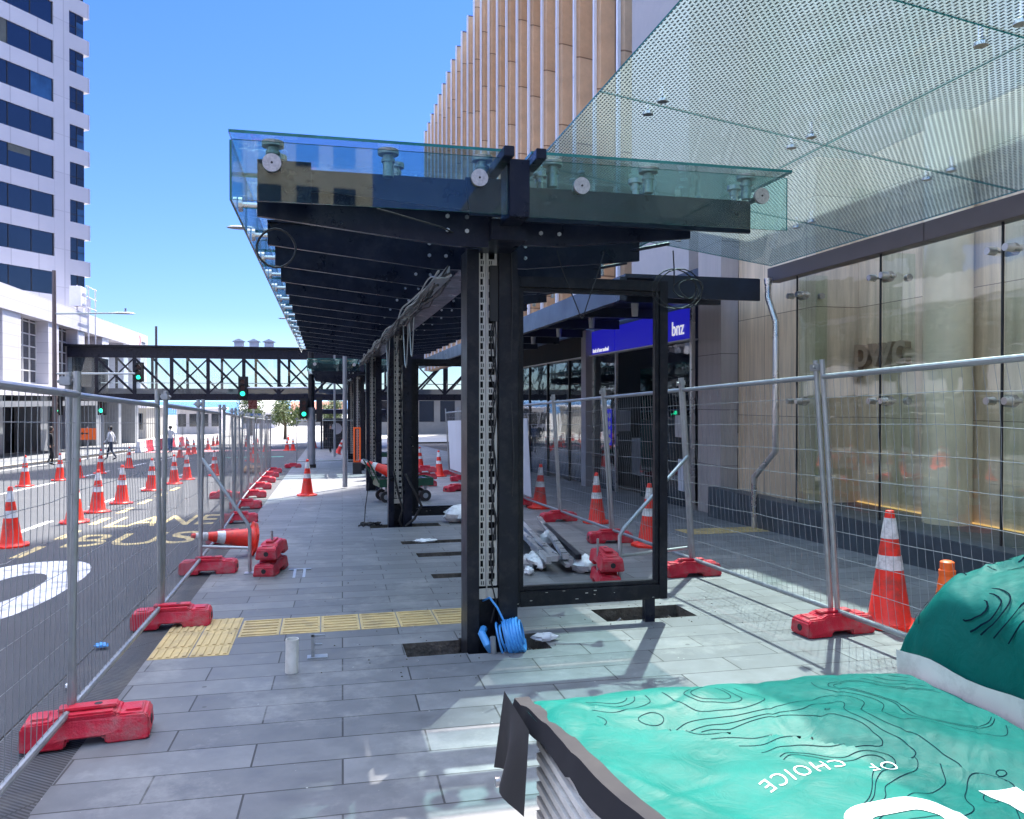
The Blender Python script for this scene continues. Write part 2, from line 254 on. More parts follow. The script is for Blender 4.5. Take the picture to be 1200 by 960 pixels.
# ------------------------------------------------------------------ mesh helpers
WM = {}
class MB:
    def __init__(s): s.v = []; s.f = []; s.m = []
    def add(s, vs, fs, mi=0):
        b = len(s.v); s.v += [tuple(v) for v in vs]
        for f in fs: s.f.append([b + i for i in f]); s.m.append(mi)
        return s
    def box(s, x0, x1, y0, y1, z0, z1, mi=0):
        return s.add([(x0,y0,z0),(x1,y0,z0),(x1,y1,z0),(x0,y1,z0),(x0,y0,z1),(x1,y0,z1),(x1,y1,z1),(x0,y1,z1)],
              [(0,3,2,1),(4,5,6,7),(0,1,5,4),(1,2,6,5),(2,3,7,6),(3,0,4,7)], mi)
    def bar(s, p0, p1, w, h, mi=0, up=(0,0,1)):
        p0 = Vector(p0); p1 = Vector(p1); d = (p1 - p0).normalized(); u = Vector(up)
        if abs(d.dot(u)) > 0.98: u = Vector((0, 1, 0))
        a = d.cross(u).normalized() * w / 2; b = a.cross(d).normalized() * h / 2
        vs = [p + q for p in (p0, p1) for q in (-a-b, a-b, a+b, -a+b)]
        return s.add(vs, [(0,1,2,3),(7,6,5,4),(0,4,5,1),(1,5,6,2),(2,6,7,3),(3,7,4,0)], mi)
    def cyl(s, p0, p1, r0, r1=None, n=10, mi=0, caps=True):
        return s.tube([p0, p1], [r0, r0 if r1 is None else r1], n, mi, caps)
    def tube(s, pts, r, n=6, mi=0, caps=True):
        pts = [Vector(p) for p in pts]; k = len(pts); rs = r if isinstance(r, (list, tuple)) else [r] * k
        t0 = (pts[1] - pts[0]).normalized(); u = Vector((0, 0, 1)) if abs(t0.z) < 0.9 else Vector((0, 1, 0))
        u = (u - t0 * u.dot(t0)).normalized(); b = len(s.v)
        for i, p in enumerate(pts):
            t = (pts[min(i+1, k-1)] - pts[max(i-1, 0)]).normalized()
            u = u - t * u.dot(t)
            if u.length < 1e-5: u = t.orthogonal()
            u.normalize(); w = t.cross(u)
            for j in range(n):
                a = 2 * math.pi * j / n; s.v.append(tuple(p + (u * math.cos(a) + w * math.sin(a)) * rs[i]))
        for i in range(k - 1):
            for j in range(n):
                j2 = (j + 1) % n; s.f.append([b+i*n+j, b+i*n+j2, b+(i+1)*n+j2, b+(i+1)*n+j]); s.m.append(mi)
        if caps:
            s.f.append([b + j for j in range(n)][::-1]); s.m.append(mi)
            s.f.append([b + (k-1)*n + j for j in range(n)]); s.m.append(mi)
        return s
    def prism(s, poly, d0, d1, f, mi=0):
        # poly: list of 2D; f(u,v,d)->xyz
        n = len(poly); vs = [f(u, v, d0) for u, v in poly] + [f(u, v, d1) for u, v in poly]
        fs = [list(range(n))[::-1], list(range(n, 2*n))] + [(i, (i+1) % n, n + (i+1) % n, n + i) for i in range(n)]
        return s.add(vs, fs, mi)
    def lathe(s, prof, n=16, mi=0, o=(0,0,0)):
        b = len(s.v)
        for r, z in prof:
            for j in range(n):
                a = 2*math.pi*j/n; s.v.append((o[0] + r*math.cos(a), o[1] + r*math.sin(a), o[2] + z))
        for i in range(len(prof)-1):
            for j in range(n):
                j2 = (j+1) % n; s.f.append([b+i*n+j, b+i*n+j2, b+(i+1)*n+j2, b+(i+1)*n+j]); s.m.append(mi)
        return s
    def build(s, name, mats, parent=None, local=False, smooth=False, bevel=0.0):
        me = bpy.data.meshes.new(name); vs = s.v
        if parent is not None and not local:
            inv = WM[parent.name].inverted(); vs = [tuple(inv @ Vector(v)) for v in vs]
        me.from_pydata(vs, [], s.f)
        mats = mats if isinstance(mats, (list, tuple)) else [mats]
        for k in mats: me.materials.append(M[k] if isinstance(k, str) else k)
        me.polygons.foreach_set('material_index', s.m)
        bm = bmesh.new(); bm.from_mesh(me); bmesh.ops.recalc_face_normals(bm, faces=bm.faces)
        if bevel:
            es = [e for e in bm.edges if len(e.link_faces) == 2 and e.calc_face_angle(0) > 0.5]
            bmesh.ops.bevel(bm, geom=es, offset=bevel, segments=2, affect='EDGES', clamp_overlap=True)
        bm.to_mesh(me); bm.free()
        if smooth:
            me.polygons.foreach_set('use_smooth', [True] * len(me.polygons))
            me.set_sharp_from_angle(angle=R(35))
        o = bpy.data.objects.new(name, me); C.objects.link(o)
        if parent is not None: o.parent = parent; WM[o.name] = WM[parent.name].copy()
        else: WM[o.name] = Matrix.Identity(4)
        return o
def tag(o, label, cat, group=None, kind=None):
    if label: o['label'] = label
    if cat: o['category'] = cat
    if group: o['group'] = group
    if kind: o['kind'] = kind
    return o
def thing(name, label, cat, loc=(0,0,0), rz=0.0, group=None):
    o = bpy.data.objects.new(name, None); C.objects.link(o); o.location = loc; o.rotation_euler = (0, 0, rz)
    o.empty_display_size = 0.2
    WM[o.name] = Matrix.Translation(loc) @ Matrix.Rotation(rz, 4, 'Z')
    return tag(o, label, cat, group)
def dup(o, loc, rot=(0,0,0), label=None, scale=None):
    def cp(a, par):
        c = a.copy(); C.objects.link(c)
        if par is not None: c.parent = par
        for ch in a.children: cp(ch, c)
        return c
    c = cp(o, None); c.location = loc; c.rotation_euler = rot
    if scale: c.scale = (scale,) * 3
    if label: c['label'] = label
    return c
def struct(name, mb, mats, **k):
    o = mb.build(name, mats, **k); o['kind'] = 'structure'; return o
def textgeo(s, size=1.0, extrude=0.0, bold=0.0, space=1.0):
    cu = bpy.data.curves.new('t', 'FONT'); cu.body = s; cu.size = size; cu.extrude = extrude; cu.offset = bold; cu.resolution_u = 4; cu.space_character = space
    o = bpy.data.objects.new('t', cu); C.objects.link(o)
    dg = bpy.context.evaluated_depsgraph_get(); ev = o.evaluated_get(dg); me = ev.to_mesh()
    vs = [tuple(v.co) for v in me.vertices]; fs = [list(p.vertices) for p in me.polygons]
    ev.to_mesh_clear(); bpy.data.objects.remove(o); bpy.data.curves.remove(cu)
    return vs, fs
ORD = ['nearest', 'second', 'third', 'fourth', 'fifth', 'sixth', 'seventh', 'eighth', 'ninth', 'tenth', 'eleventh', 'twelfth', 'thirteenth', 'fourteenth', 'fifteenth', 'sixteenth']
# ================================================================== GROUND
def slab(name, x0, x1, y0, y1, zoff, m, depth=0.16, holes=(), ysplit=()):
    xs = sorted({x0, x1} | {h[0] for h in holes} | {h[1] for h in holes})
    ys = sorted({y0, y1} | {h[2] for h in holes} | {h[3] for h in holes} | set(ysplit))
    def inh(cx, cy): return any(h[0] < cx < h[1] and h[2] < cy < h[3] for h in holes)
    mb = MB(); idx = {}
    def vt(x, y, low=0):
        k = (x, y, low)
        if k not in idx: idx[k] = len(mb.v); mb.v.append((x, y, gz(y) + zoff - (depth if low else 0)))
        return idx[k]
    nx, ny = len(xs) - 1, len(ys) - 1
    solid = [[not inh((xs[i]+xs[i+1])/2, (ys[j]+ys[j+1])/2) for j in range(ny)] for i in range(nx)]
    for i in range(nx):
        for j in range(ny):
            if not solid[i][j]: continue
            mb.f.append([vt(xs[i],ys[j]), vt(xs[i+1],ys[j]), vt(xs[i+1],ys[j+1]), vt(xs[i],ys[j+1])]); mb.m.append(0)
            for di, dj, a, b in ((-1,0,(i,j+1),(i,j)), (1,0,(i+1,j),(i+1,j+1)), (0,-1,(i,j),(i+1,j)), (0,1,(i+1,j+1),(i,j+1))):
                ii, jj = i + di, j + dj
                if 0 <= ii < nx and 0 <= jj < ny and solid[ii][jj]: continue
                p, q = (xs[a[0]], ys[a[1]]), (xs[b[0]], ys[b[1]])
                mb.f.append([vt(*p), vt(*p, 1), vt(*q, 1), vt(*q)]); mb.m.append(1)
    return struct(name, mb, [m, 'dirt'])
PITS = [(0.60,1.06,6.02,6.40), (1.06,1.72,5.98,6.45), (2.42,3.28,6.66,7.12), (1.2,2.05,10.52,10.84), (1.2,1.95,9.02,9.28), (1.1,2.1,11.70,12.0), (0.75,1.95,13.66,14.10)]
g = MB()
ys = [-60, 110, 170, 300]; xs = [-500, -60, 60, 500]
for j in range(3):
    for i in range(3):
        g.add([(xs[i],ys[j],gz(ys[j])-0.165), (xs[i+1],ys[j],gz(ys[j])-0.165), (xs[i+1],ys[j+1],gz(ys[j+1])-0.165), (xs[i],ys[j+1],gz(ys[j+1])-0.165)], [(0,1,2,3)])
struct('ground', g, 'dirt')
slab('pavement', -1.3, 7.6, -30, 78, 0.0, 'paver', holes=PITS)
slab('drain_channel', -1.78, -1.3, -30, 78, -0.014, 'channel')
slab('road', -13.0, -1.78, -30, 78, -0.008, 'asphalt')
slab('kerb', -13.16, -13.0, -30, 78, 0.11, 'concrete', depth=0.26)
slab('pavement_opposite', -19.0, -13.16, -30, 78, 0.105, 'paver_far', depth=0.26)
slab('forecourt', -90, 70, 78, 299, -0.004, 'concrete', ysplit=(110,))
sea = MB().add([(-6000,300,-3.5),(6000,300,-3.5),(6000,9000,-3.5),(-6000,9000,-3.5)], [(0,1,2,3)]); struct('sea', sea, 'sea')
hl = MB()
hx = [-3500 + i * 140 for i in range(51)]
for i, x in enumerate(hx):
    h = 30 + 22 * mnoise.noise(Vector((i * 0.21, 3.1, 0))) + 9 * mnoise.noise(Vector((i * 0.8, 7.0, 0)))
    hl.v += [(x, 5200, -3.6), (x, 5600, max(6, h)), (x, 6800, -3.6)]
for i in range(50):
    a = i * 3
    for k in (0, 1): hl.f.append([a+k, a+3+k, a+4+k, a+1+k]); hl.m.append(0)
struct('hills', hl, 'hill', smooth=True)

def decal(name, polys, m, zo=0.004, base=-0.008):
    mb = MB()
    for p in polys: mb.add([(x, y, gz(y) + base + zo) for x, y in p], [list(range(len(p)))])
    return struct(name, mb, m)
def ground_text(s, x0, x1, y0, y1, zo=0.004):
    vs, fs = textgeo(s, 1.0, 0.0, 0.006); ax = [v[0] for v in vs]; ay = [v[1] for v in vs]
    mb = MB(); fx = lambda v: x0 + (v - min(ax)) / (max(ax) - min(ax)) * (x1 - x0); fy = lambda v: y0 + (v - min(ay)) / (max(ay) - min(ay)) * (y1 - y0)
    mb.add([(fx(v[0]), fy(v[1]), gz(fy(v[1])) - 0.008 + zo) for v in vs], fs)
    return struct('road_marking', mb, 'road_yellow')
ground_text('BUS', -3.75, -1.95, 12.75, 14.15)
ground_text('LANE', -3.75, -1.95, 15.1, 16.7)
decal('road_marking', [[(-4.1,y),(-3.96,y),(-3.96,y+1.05),(-4.1,y+1.05)] for y in (5.0,6.7,8.4,10.1,11.9,13.7,15.6,17.5,19.4,21.3,23.2)], 'road_yellow')
decal('road_marking', [[(-8.3+0.02*i,y),(-8.18+0.02*i,y),(-8.18+0.02*i,y+5.2),(-8.3+0.02*i,y+5.2)] for i, y in enumerate((16,22.5,29,35.5,42,48.5,55,61.5))], 'road_white')
decal('road_marking', [[(-12.6,8),(-12.48,8),(-12.48,76),(-12.6,76)]], 'road_white')
decal('road_marking', [[(-5.0,y),(-4.88,y),(-4.88,y+2.2),(-5.0,y+2.2)] for y in (14.2,19.0,24.0,30.0,37.0,45.0)], 'road_white')
# big white roundel on the near lane
ring_o, ring_i = [], []
for k in range(28):
    a = 2 * math.pi * k / 28
    ring_o.append((-3.42 + 0.72 * math.copysign(abs(math.cos(a)) ** 0.8, math.cos(a)), 9.6 + 1.9 * math.copysign(abs(math.sin(a)) ** 0.8, math.sin(a))))
    ring_i.append((-3.36 + 0.30 * math.cos(a), 9.65 + 0.95 * math.sin(a)))
decal('road_marking', [[ring_o[k], ring_o[(k+1) % 28], ring_i[(k+1) % 28], ring_i[k]] for k in range(28)], 'road_white')
decal('cycle_lane', [[(-12.4,57),(-2.0,57),(-2.0,59.2),(-12.4,59.2)]], 'road_pink')
decal('cycle_lane', [[(-5.6,45.6),(-2.2,45.6),(-2.2,46.5),(-5.6,46.5)]], 'road_green')
decal('road_marking', [[(-12.4,66),(-2.0,66),(-2.0,66.4),(-12.4,66.4)], [(-12.4,70),(-2.0,70),(-2.0,70.4),(-12.4,70.4)]], 'road_white')

# tactile paving: ribbed tiles
def tile(x0, x1, y0, y1, ribs, along):
    mb = MB(); zo = 0.010
    def q(a0, a1, b0, b1, h0, h1):
        vs = [(x, y, gz(y) + h) for h in (h0, h1) for x, y in ((a0,b0),(a1,b0),(a1,b1),(a0,b1))]
        mb.add(vs, [(4,5,6,7),(0,1,5,4),(1,2,6,5),(2,3,7,6),(3,0,4,7)])
    q(x0, x1, y0, y1, -0.01, 0.003)
    for i in range(ribs):
        if along == 'y':
            c = x0 + (x1 - x0) * (i + 0.5) / ribs; q(c - 0.013, c + 0.013, y0 + 0.02, y1 - 0.02, 0.003, zo)
        else:
            c = y0 + (y1 - y0) * (i + 0.5) / ribs; q(x0 + 0.02, x1 - 0.02, c - 0.012, c + 0.012, 0.003, zo)
    return mb
tiles = MB()
def addm(a, b):
    o = len(a.v); a.v += b.v; a.f += [[i + o for i in f] for f in b.f]; a.m += b.m
for (a, b) in ((6.42,6.70),(6.71,7.18),(7.19,7.62)):
    for (c, d) in ((-1.295,-1.01),(-1.0,-0.715)): addm(tiles, tile(c, d, a, b, 5, 'y'))
struct('tactile_paving', tiles, 'yellow_tile')
tl2 = MB()
for i in range(6):
    x = -0.70 + i * 0.335; addm(tl2, tile(x, x + 0.325, 6.93, 7.5, 6, 'x'))
struct('tactile_strip', tl2, 'yellow_tile')
tl3 = MB()
for i in range(7): addm(tl3, tile(5.55 + i * 0.21, 5.74 + i * 0.21, 11.5, 12.1, 4, 'x'))
struct('tactile_strip', tl3, 'yellow_tile')
# rubble in the pits
rb = MB()
rr = random.Random(3)
for h in PITS:
    for k in range(int(420 * (h[1]-h[0]) * (h[3]-h[2]) + 40)):
        x, y = rr.uniform(h[0]+.02, h[1]-.02), rr.uniform(h[2]+.02, h[3]-.02); s = rr.uniform(0.008, 0.038); z = gz(y) - 0.165 + s * 0.5 + rr.random() * 0.05
        d = [Vector((rr.uniform(-1,1), rr.uniform(-1,1), rr.uniform(-.6,.8))).normalized() * s for _ in range(6)]
        vs = [(x+s,y,z),(x-s*.8,y+s*.3,z),(x,y+s,z),(x+s*.2,y-s,z),(x,y,z+s*rr.uniform(.5,1)),(x,y,z-s)]
        rb.add(vs, [(0,2,4),(2,1,4),(1,3,4),(3,0,4),(2,0,5),(1,2,5),(3,1,5),(0,3,5)], rr.choice((0, 0, 0, 0, 0, 0, 1)))
for k in range(420):
    cx, cy, sp = rr.choice(((1.1,6.2,.55),(2.85,6.9,.5),(1.6,9.2,.5),(1.6,11.3,.7),(1.3,13.9,.6),(1.5,7.6,1.2)))
    x, y = cx + rr.gauss(0, sp), cy + rr.gauss(0, sp * .7); s = rr.uniform(.002, .009)
    if any(h[0]-.02 < x < h[1]+.02 and h[2]-.02 < y < h[3]+.02 for h in PITS): continue
    z = gz(y) + s * .4
    rb.add([(x+s,y,z),(x-s,y+s*.4,z),(x+s*.2,y-s,z),(x,y,z+s)], [(0,1,3),(1,2,3),(2,0,3),(0,2,1)], rr.choice((0,0,1)))
tag(rb.build('rubble', ['dirt', 'stone_grey']), 'loose broken stone and soil lying in the opened paving pits', 'rubble', kind='stuff')

# ================================================================== SHELTERS
def shelter_parts(root, Y0, Y1, zt, posts, frames, dz=0.0, xr=3.36):
    XL = -0.58
    e = 'glass_edge'
    def pane(name, x0, x1, y0, y1, z0, z1, m, thin):
        mb = MB().box(x0, x1, y0, y1, z0, z1)
        for i, fi in enumerate(mb.f):
            c = [sum(mb.v[k][a] for k in fi) / 4 for a in range(3)]
            lim = (x0, x1, y0, y1, z0, z1)
            onthin = abs(c[thin] - lim[2*thin]) < 1e-6 or abs(c[thin] - lim[2*thin+1]) < 1e-6
            mb.m[i] = 0 if onthin else 1
        return mb.build(name, [m, e], root)
    n = int(round((Y1 - Y0) / 1.02)); st = (Y1 - Y0) / n
    for k in range(n):
        a = Y0 + k * st
        pane('glass_pane', XL, 1.215, a, a + st - 0.05, zt - 0.02, zt, 'roof_glass', 2)
        pane('glass_pane', 1.375, xr, a, a + st - 0.05, zt - 0.02, zt, 'roof_glass', 2)
    zb = zt - 0.43
    pane('fascia_pane', XL + 0.02, 1.215, Y0 + 0.03, Y0 + 0.045, zb, zt - 0.05, 'fascia_glass', 1)
    pane('fascia_pane', 1.365, xr - 0.02, Y0 + 0.03, Y0 + 0.045, zb - 0.01, zt - 0.05, 'fascia_glass', 1)
    for k in range(n):
        a = Y0 + 0.05 + k * st
        pane('fascia_pane', XL, XL + 0.015, a, a + st - 0.02, zb, zt - 0.05, 'fascia_glass', 0)
    # roof beams
    for k in range(n + 1):
        y = Y0 + 0.42 + k * st * 0.985
        if y > Y1 - 0.05: break
        zz = zt - 0.27
        t = 0.022
        mb = MB()
        mb.prism([(-0.44, zz), (1.16, zz), (1.16, zz - 0.32), (0.9, zz - 0.32), (-0.44, zz - 0.175)], y - t, y + t, lambda u, v, d: (u, d, v))
        mb.box(-0.44, 1.14, y - 0.05, y + 0.05, zz - 0.0, zz + 0.018)
        for bx in (0.86, 1.0):
            for bz in (0.11, 0.21): mb.cyl((bx, y - t - 0.012, zz - bz), (bx, y - t, zz - bz), 0.016, n=6, mi=1)
        mb.cyl((-0.44, y, zz - 0.1), (XL + 0.02, y, zz - 0.1), 0.018, n=8, mi=1); mb.cyl((XL + 0.02, y, zz - 0.1), (XL + 0.045, y, zz - 0.1), 0.05, n=12, mi=1)
        mb.build('roof_beam', ['navy', 'steel'], root)
        mb = MB()
        xe = xr - 0.62
        mb.prism([(1.42, zz), (xe, zz), (xe, zz - 0.18), (1.7, zz - 0.29), (1.42, zz - 0.29)], y - t, y + t, lambda u, v, d: (u, d, v))
        mb.box(1.44, xe, y - 0.05, y + 0.05, zz - 0.0, zz + 0.018)
        for bx in (1.55, 1.69):
            for bz in (0.10, 0.20): mb.cyl((bx, y - t - 0.012, zz - bz), (bx, y - t, zz - bz), 0.016, n=6, mi=1)
        mb.cyl((xe - 0.12, y, zz - 0.1), (xe + 0.25, y - 0.1, zz - 0.03), 0.016, n=6)
        mb.build('roof_beam', ['navy', 'steel'], root)
        # stand-offs holding the panes
        if k < n:
            for sx in (-0.3, 0.5, 1.12, 1.55, 2.3, xr - 0.24):
                mb = MB()
                mb.cyl((sx, y, zz + 0.015), (sx, y, zt - 0.055), 0.027, n=8); mb.cyl((sx, y, zt - 0.055), (sx, y, zt - 0.022), 0.055, n=12); mb.cyl((sx, y, zt - 0.10), (sx, y, zt - 0.075), 0.036, n=10)
                mb.build('stand_off', 'steel', root, smooth=True)
    # front plate behind the fascia with stainless discs
    y = Y0 + 0.16
    mb = MB()
    mb.box(-0.42, -0.08, y, y + 0.03, zt - 0.40, zt - 0.13); mb.prism([(0.95, zt-0.16), (1.2, zt-0.16), (1.2, zt-0.42), (0.98, zt-0.42)], y, y+0.03, lambda u, v, d: (u, d, v))
    mb.prism([(-0.42, zt-0.17), (1.2, zt-0.17), (1.2, zt-0.4), (-0.08, zt-0.3)], y + 0.03, y + 0.05, lambda u, v, d: (u, d, v))
    mb.box(1.38, 3.12, y + 0.012, y + 0.04, zt - 0.44, zt - 0.2)
    mb.build('fascia_plate', 'navy', root)
    for sx, sz in ((-0.32, zt - 0.19), (1.02, zt - 0.2), (1.74, zt - 0.21), (3.12, zt - 0.2)):
        mb = MB().cyl((sx, Y0 + 0.03, sz), (sx, Y0 + 0.006, sz), 0.058, n=24); mb.cyl((sx, Y0 + 0.045, sz), (sx, y, sz), 0.025, n=10)
        mb.cyl((sx, Y0 + 0.0065, sz), (sx, Y0 + 0.004, sz), 0.008, n=8, mi=1)
        mb.build('disc_fixing', ['disc', 'black'], root, smooth=True)
    for sx in (-0.32, 0.42, 1.06, 1.56, 2.28, xr - 0.3):
        mb = MB(); ys_ = Y0 + 0.13
        mb.cyl((sx, ys_, zt - 0.20), (sx, ys_, zt - 0.06), 0.036, n=14); mb.cyl((sx, ys_, zt - 0.055), (sx, ys_, zt - 0.022), 0.07, n=18); mb.cyl((sx, ys_, zt - 0.105), (sx, ys_, zt - 0.085), 0.046, n=14)
        mb.build('stand_off', 'disc', root, smooth=True)
    # central spine
    mb = MB()
    mb.box(1.16, 1.42, Y0 + 0.30, Y1 - 0.1, zt - 0.55, zt - 0.40); mb.box(1.225, 1.365, Y0 + 0.0, Y0 + 0.3, zt - 0.45, zt - 0.06)
    mb.box(1.16, 1.23, Y0 - 0.12, Y1, zt - 0.08, zt - 0.012); mb.box(1.38, 1.45, Y0 - 0.12, Y1, zt - 0.085, zt - 0.015)
    mb.build('spine_beam', 'navy', root, bevel=0.004)
    # cable tray with untidy cables
    ty = [posts[0]] + [p for p in posts[1:]]
    tr = MB(); tr.box(0.98, 1.0, posts[0] + 0.3, posts[-1] - 0.2, zt - 0.70, zt - 0.60); tr.box(0.88, 0.98, posts[0] + 0.3, posts[-1] - 0.2, zt - 0.70, zt - 0.69); tr.build('cable_tray', 'galv', root)
    rr = random.Random(int(Y0)); cb = MB()
    for q in range(9):
        pts = []; y = posts[0] + 0.15; ox, oz = rr.uniform(0.86, 1.02), rr.uniform(-0.80, -0.66)
        while y < posts[-1] - 0.2:
            pts.append((ox + .06 * mnoise.noise(Vector((q * 7.1, y * .9, 0))), y, zt + oz + .09 * mnoise.noise(Vector((y * 1.1, q * 3.3, 5))))); y += 0.16
        cb.tube(pts, rr.uniform(0.006, 0.013), 5, rr.choice((0, 0, 1)))
    for q in range(4):
        y = posts[0] + rr.uniform(1.0, 6.0); d = rr.uniform(.3, .6); w = rr.uniform(.5, 1.2)
        cb.tube([(0.95, y + w * t, zt - 0.72 - d * math.sin(math.pi * t)) for t in [i / 12 for i in range(13)]], 0.007, 5, rr.choice((0, 1)))
    cb.build('cables', ['black', 'galv'], root, smooth=True)
    # posts
    for pi, py in enumerate(posts):
        zg = gz(py) - 0.14; z1 = zt - 0.53
        post = MB(); post.box(1.07, 1.165, py - 0.11, py + 0.17, zg, z1); post.box(1.165, 1.325, py + 0.06, py + 0.08, zg, z1); post.box(1.325, 1.475, py - 0.09, py + 0.19, zg, z1)
        post.box(1.03, 1.52, py - 0.16, py + 0.24, zg - 0.02, zg + 0.02)
        po = post.build('post', 'navy' if pi else 'charcoal', root, bevel=0.004)
        # galvanised perforated strips (two rails with rungs)
        st_ = MB(); zlo = zg + 0.62; yy = py - 0.055
        for (xa, xb) in ((1.172, 1.226), (1.238, 1.318)):
            z = zlo
            while z < z1 - 0.05:
                st_.box(xa, xb, yy, yy + 0.006, z, z + 0.052)
                st_.box(xa, xa + 0.012, yy, yy + 0.006, z + 0.052, z + 0.10); st_.box(xb - 0.020, xb, yy, yy + 0.006, z + 0.052, z + 0.10)
                st_.box(xa + 0.017, xa + 0.024, yy - 0.003, yy + 0.004, z + 0.012, z + 0.040, 1); st_.box(xa + 0.032, xa + 0.039, yy - 0.003, yy + 0.004, z + 0.012, z + 0.040, 1)
                z += 0.10
        st_.box(1.168, 1.322, yy - 0.004, yy + 0.01, zlo - 0.10, zlo - 0.02)
        st_.cyl((1.232, yy - 0.01, zlo - 0.1), (1.232, yy - 0.01, z1), 0.006, n=6)
        st_.build('perforated_strip', ['perf', 'black'], po)
        w = MB(); rr = random.Random(pi + 5)
        w.box(1.255, 1.315, yy - 0.05, yy - 0.005, z1 - 0.55, z1 - 0.12)
        for q in range(3):
            w.tube([(1.285 + rr.uniform(-.025, .03), yy - 0.012 - rr.random() * .02, z1 - 0.5 - i * 0.16) for i in range(12 + q * 2)], 0.006, 5)
        w.build('wiring', 'black', po)
    for (fy, x0, x1, z0, z1, leg) in frames:
        fr = MB(); d = 0.09; w = 0.075
        y0, y1 = fy, fy + d
        fr.box(x0, x0 + 0.11, y0, y1, z0, z1); fr.box(x1 - w, x1, y0, y1, z0, z1)
        fr.box(x0 + 0.11, x1 - w, y0, y1, z0, z0 + 0.13); fr.box(x0 + 0.11, x1 - w, y0, y1, z1 - 0.09, z1)
        i = 0.035
        fr.box(x0 + 0.112, x0 + 0.112 + i, y0 + 0.02, y1 - 0.01, z0 + 0.132, z1 - 0.092); fr.box(x1 - w - i - 0.002, x1 - w - 0.002, y0 + 0.02, y1 - 0.01, z0 + 0.132, z1 - 0.092)
        fr.box(x0 + 0.112 + i, x1 - w - i - 0.002, y0 + 0.02, y1 - 0.01, z0 + 0.132, z0 + 0.132 + i); fr.box(x0 + 0.112 + i, x1 - w - i - 0.002, y0 + 0.02, y1 - 0.01, z1 - 0.092 - i, z1 - 0.092)
        f = fr.build('poster_frame', 'charcoal', root, bevel=0.004)
        MB().box(leg - 0.045, leg + 0.045, fy + 0.01, fy + 0.08, gz(fy) - 0.15, z0 - 0.001).build('leg', 'navy', f)
        sc = MB(); rr = random.Random(int(fy * 10))
        for q in range(13):
            x = rr.uniform(x0, x1); z = z0 + rr.uniform(0.01, 0.12); l = rr.uniform(.005, .03)
            if q > 8: x = x0 + rr.uniform(0.01, 0.1); z = rr.uniform(z0, z1)
            sc.box(x, x + l, y0 - 0.002, y0 + 0.001, z, min(z1, z + rr.uniform(.003, .008)))
        sc.build('scratch', 'perf', f)
sh = thing('bus_shelter', 'nearest bus shelter, dark steel with glass roof, stripped posts and empty poster frame', 'bus shelter', (1.3, 6.2, gz(6.2)), group='stripped bus shelters')
shelter_parts(sh, 5.3, 21.9, 3.45, [6.2, 14.0, 21.5], [(6.55, 1.49, 2.94, 0.01, 2.80, 2.78), (14.3, 1.49, 2.9, -0.30, 2.50, 2.75)])
# loose wires hanging from the frame head
def loose(pts, r=0.006): MB().tube(pts, r, 5).build('loose_cable', 'black', sh, smooth=True)
loose([(1.85 + 0.42 * t + 0.05 * math.sin(6*t), 6.3, 2.98 - 0.55 * math.sin(math.pi * t) ** 0.8) for t in [i/20 for i in range(21)]], 0.005)
loose([(1.42, 6.1, 2.93), (1.43, 6.1, 2.5), (1.42, 6.12, 1.9), (1.44, 6.1, 1.3), (1.43, 6.11, 1.0)])
loose([(0.35, 5.5, 3.05), (0.8, 5.6, 2.97), (1.1, 5.9, 2.93)])
loose([(-0.32 + 0.13*math.cos(t), 5.75 + 0.02*math.sin(3*t), 2.80 + 0.13*math.sin(t)) for t in [i*0.33 for i in range(20)]], 0.008)
tw = random.Random(2)
for q in range(4):
    r_ = tw.uniform(.1, .22); loose([(2.96 + r_*math.cos(t) + .05*q, 6.45 + .03*math.sin(2*t+q), 2.72 + r_*.8*math.sin(t)) for t in [i*0.36 for i in range(19)]])
loose([(2.94, 6.45, 3.05), (2.95, 6.45, 2.9), (2.95, 6.45, 2.75)])
sh2 = thing('bus_shelter', 'farther dark bus shelter with a lower glass roof, standing beyond the first one', 'bus shelter', (1.3, 31, gz(31)), group='stripped bus shelters')
shelter_parts(sh2, 28.6, 44.0, 3.22, [31.0, 38.5], [(31.3, 1.49, 2.9, -0.85, 2.1, 2.75)], xr=2.7)

# ================================================================== GLASS CANOPY
cn = thing('entrance_canopy', 'large sloping canopy of dotted frosted glass over the office entrance', 'canopy', (7.2, 7, 3.8))
ZI, ZO, XI, XO = 3.97, 4.62, 7.2, 2.5
def cz(x): return ZI + (ZO - ZI) * (XI - x) / (XI - XO)
yb = [-2.4, -0.05, 2.3, 4.7, 7.1, 9.5, 11.95]
for k in range(6):
    for (xa, xb) in ((2.5, 4.86), (4.87, 7.18)):
        a, b = yb[k] + 0.006, yb[k+1] - 0.006
        mb = MB().add([(xa,a,cz(xa)),(xb,a,cz(xb)),(xb,b,cz(xb)),(xa,b,cz(xa)),(xa,a,cz(xa)+.018),(xb,a,cz(xb)+.018),(xb,b,cz(xb)+.018),(xa,b,cz(xa)+.018)], [(0,3,2,1)])
        mb.f += [(4,5,6,7),(0,1,5,4),(1,2,6,5),(2,3,7,6),(3,0,4,7)]; mb.m += [1, 2, 2, 2, 2]
        mb.build('frosted_pane', ['frit', 'fascia_glass', 'glass_edge'], cn)
for k in range(1, 6):
    for xx in (3.05, 4.6, 6.2):
        for dy in (-0.17, 0.17):
            mb = MB()
            mb.cyl((xx, yb[k]+dy, cz(xx)-0.03), (xx, yb[k]+dy, cz(xx)-0.001), 0.05, 0.045, n=14)
            mb.cyl((xx, yb[k]+dy, cz(xx)+0.019), (xx, yb[k]+dy, cz(xx)+0.12), 0.02, n=8)
            mb.build('pane_fixing', 'steel', cn, smooth=True)
mb = MB(); yy = -2.4
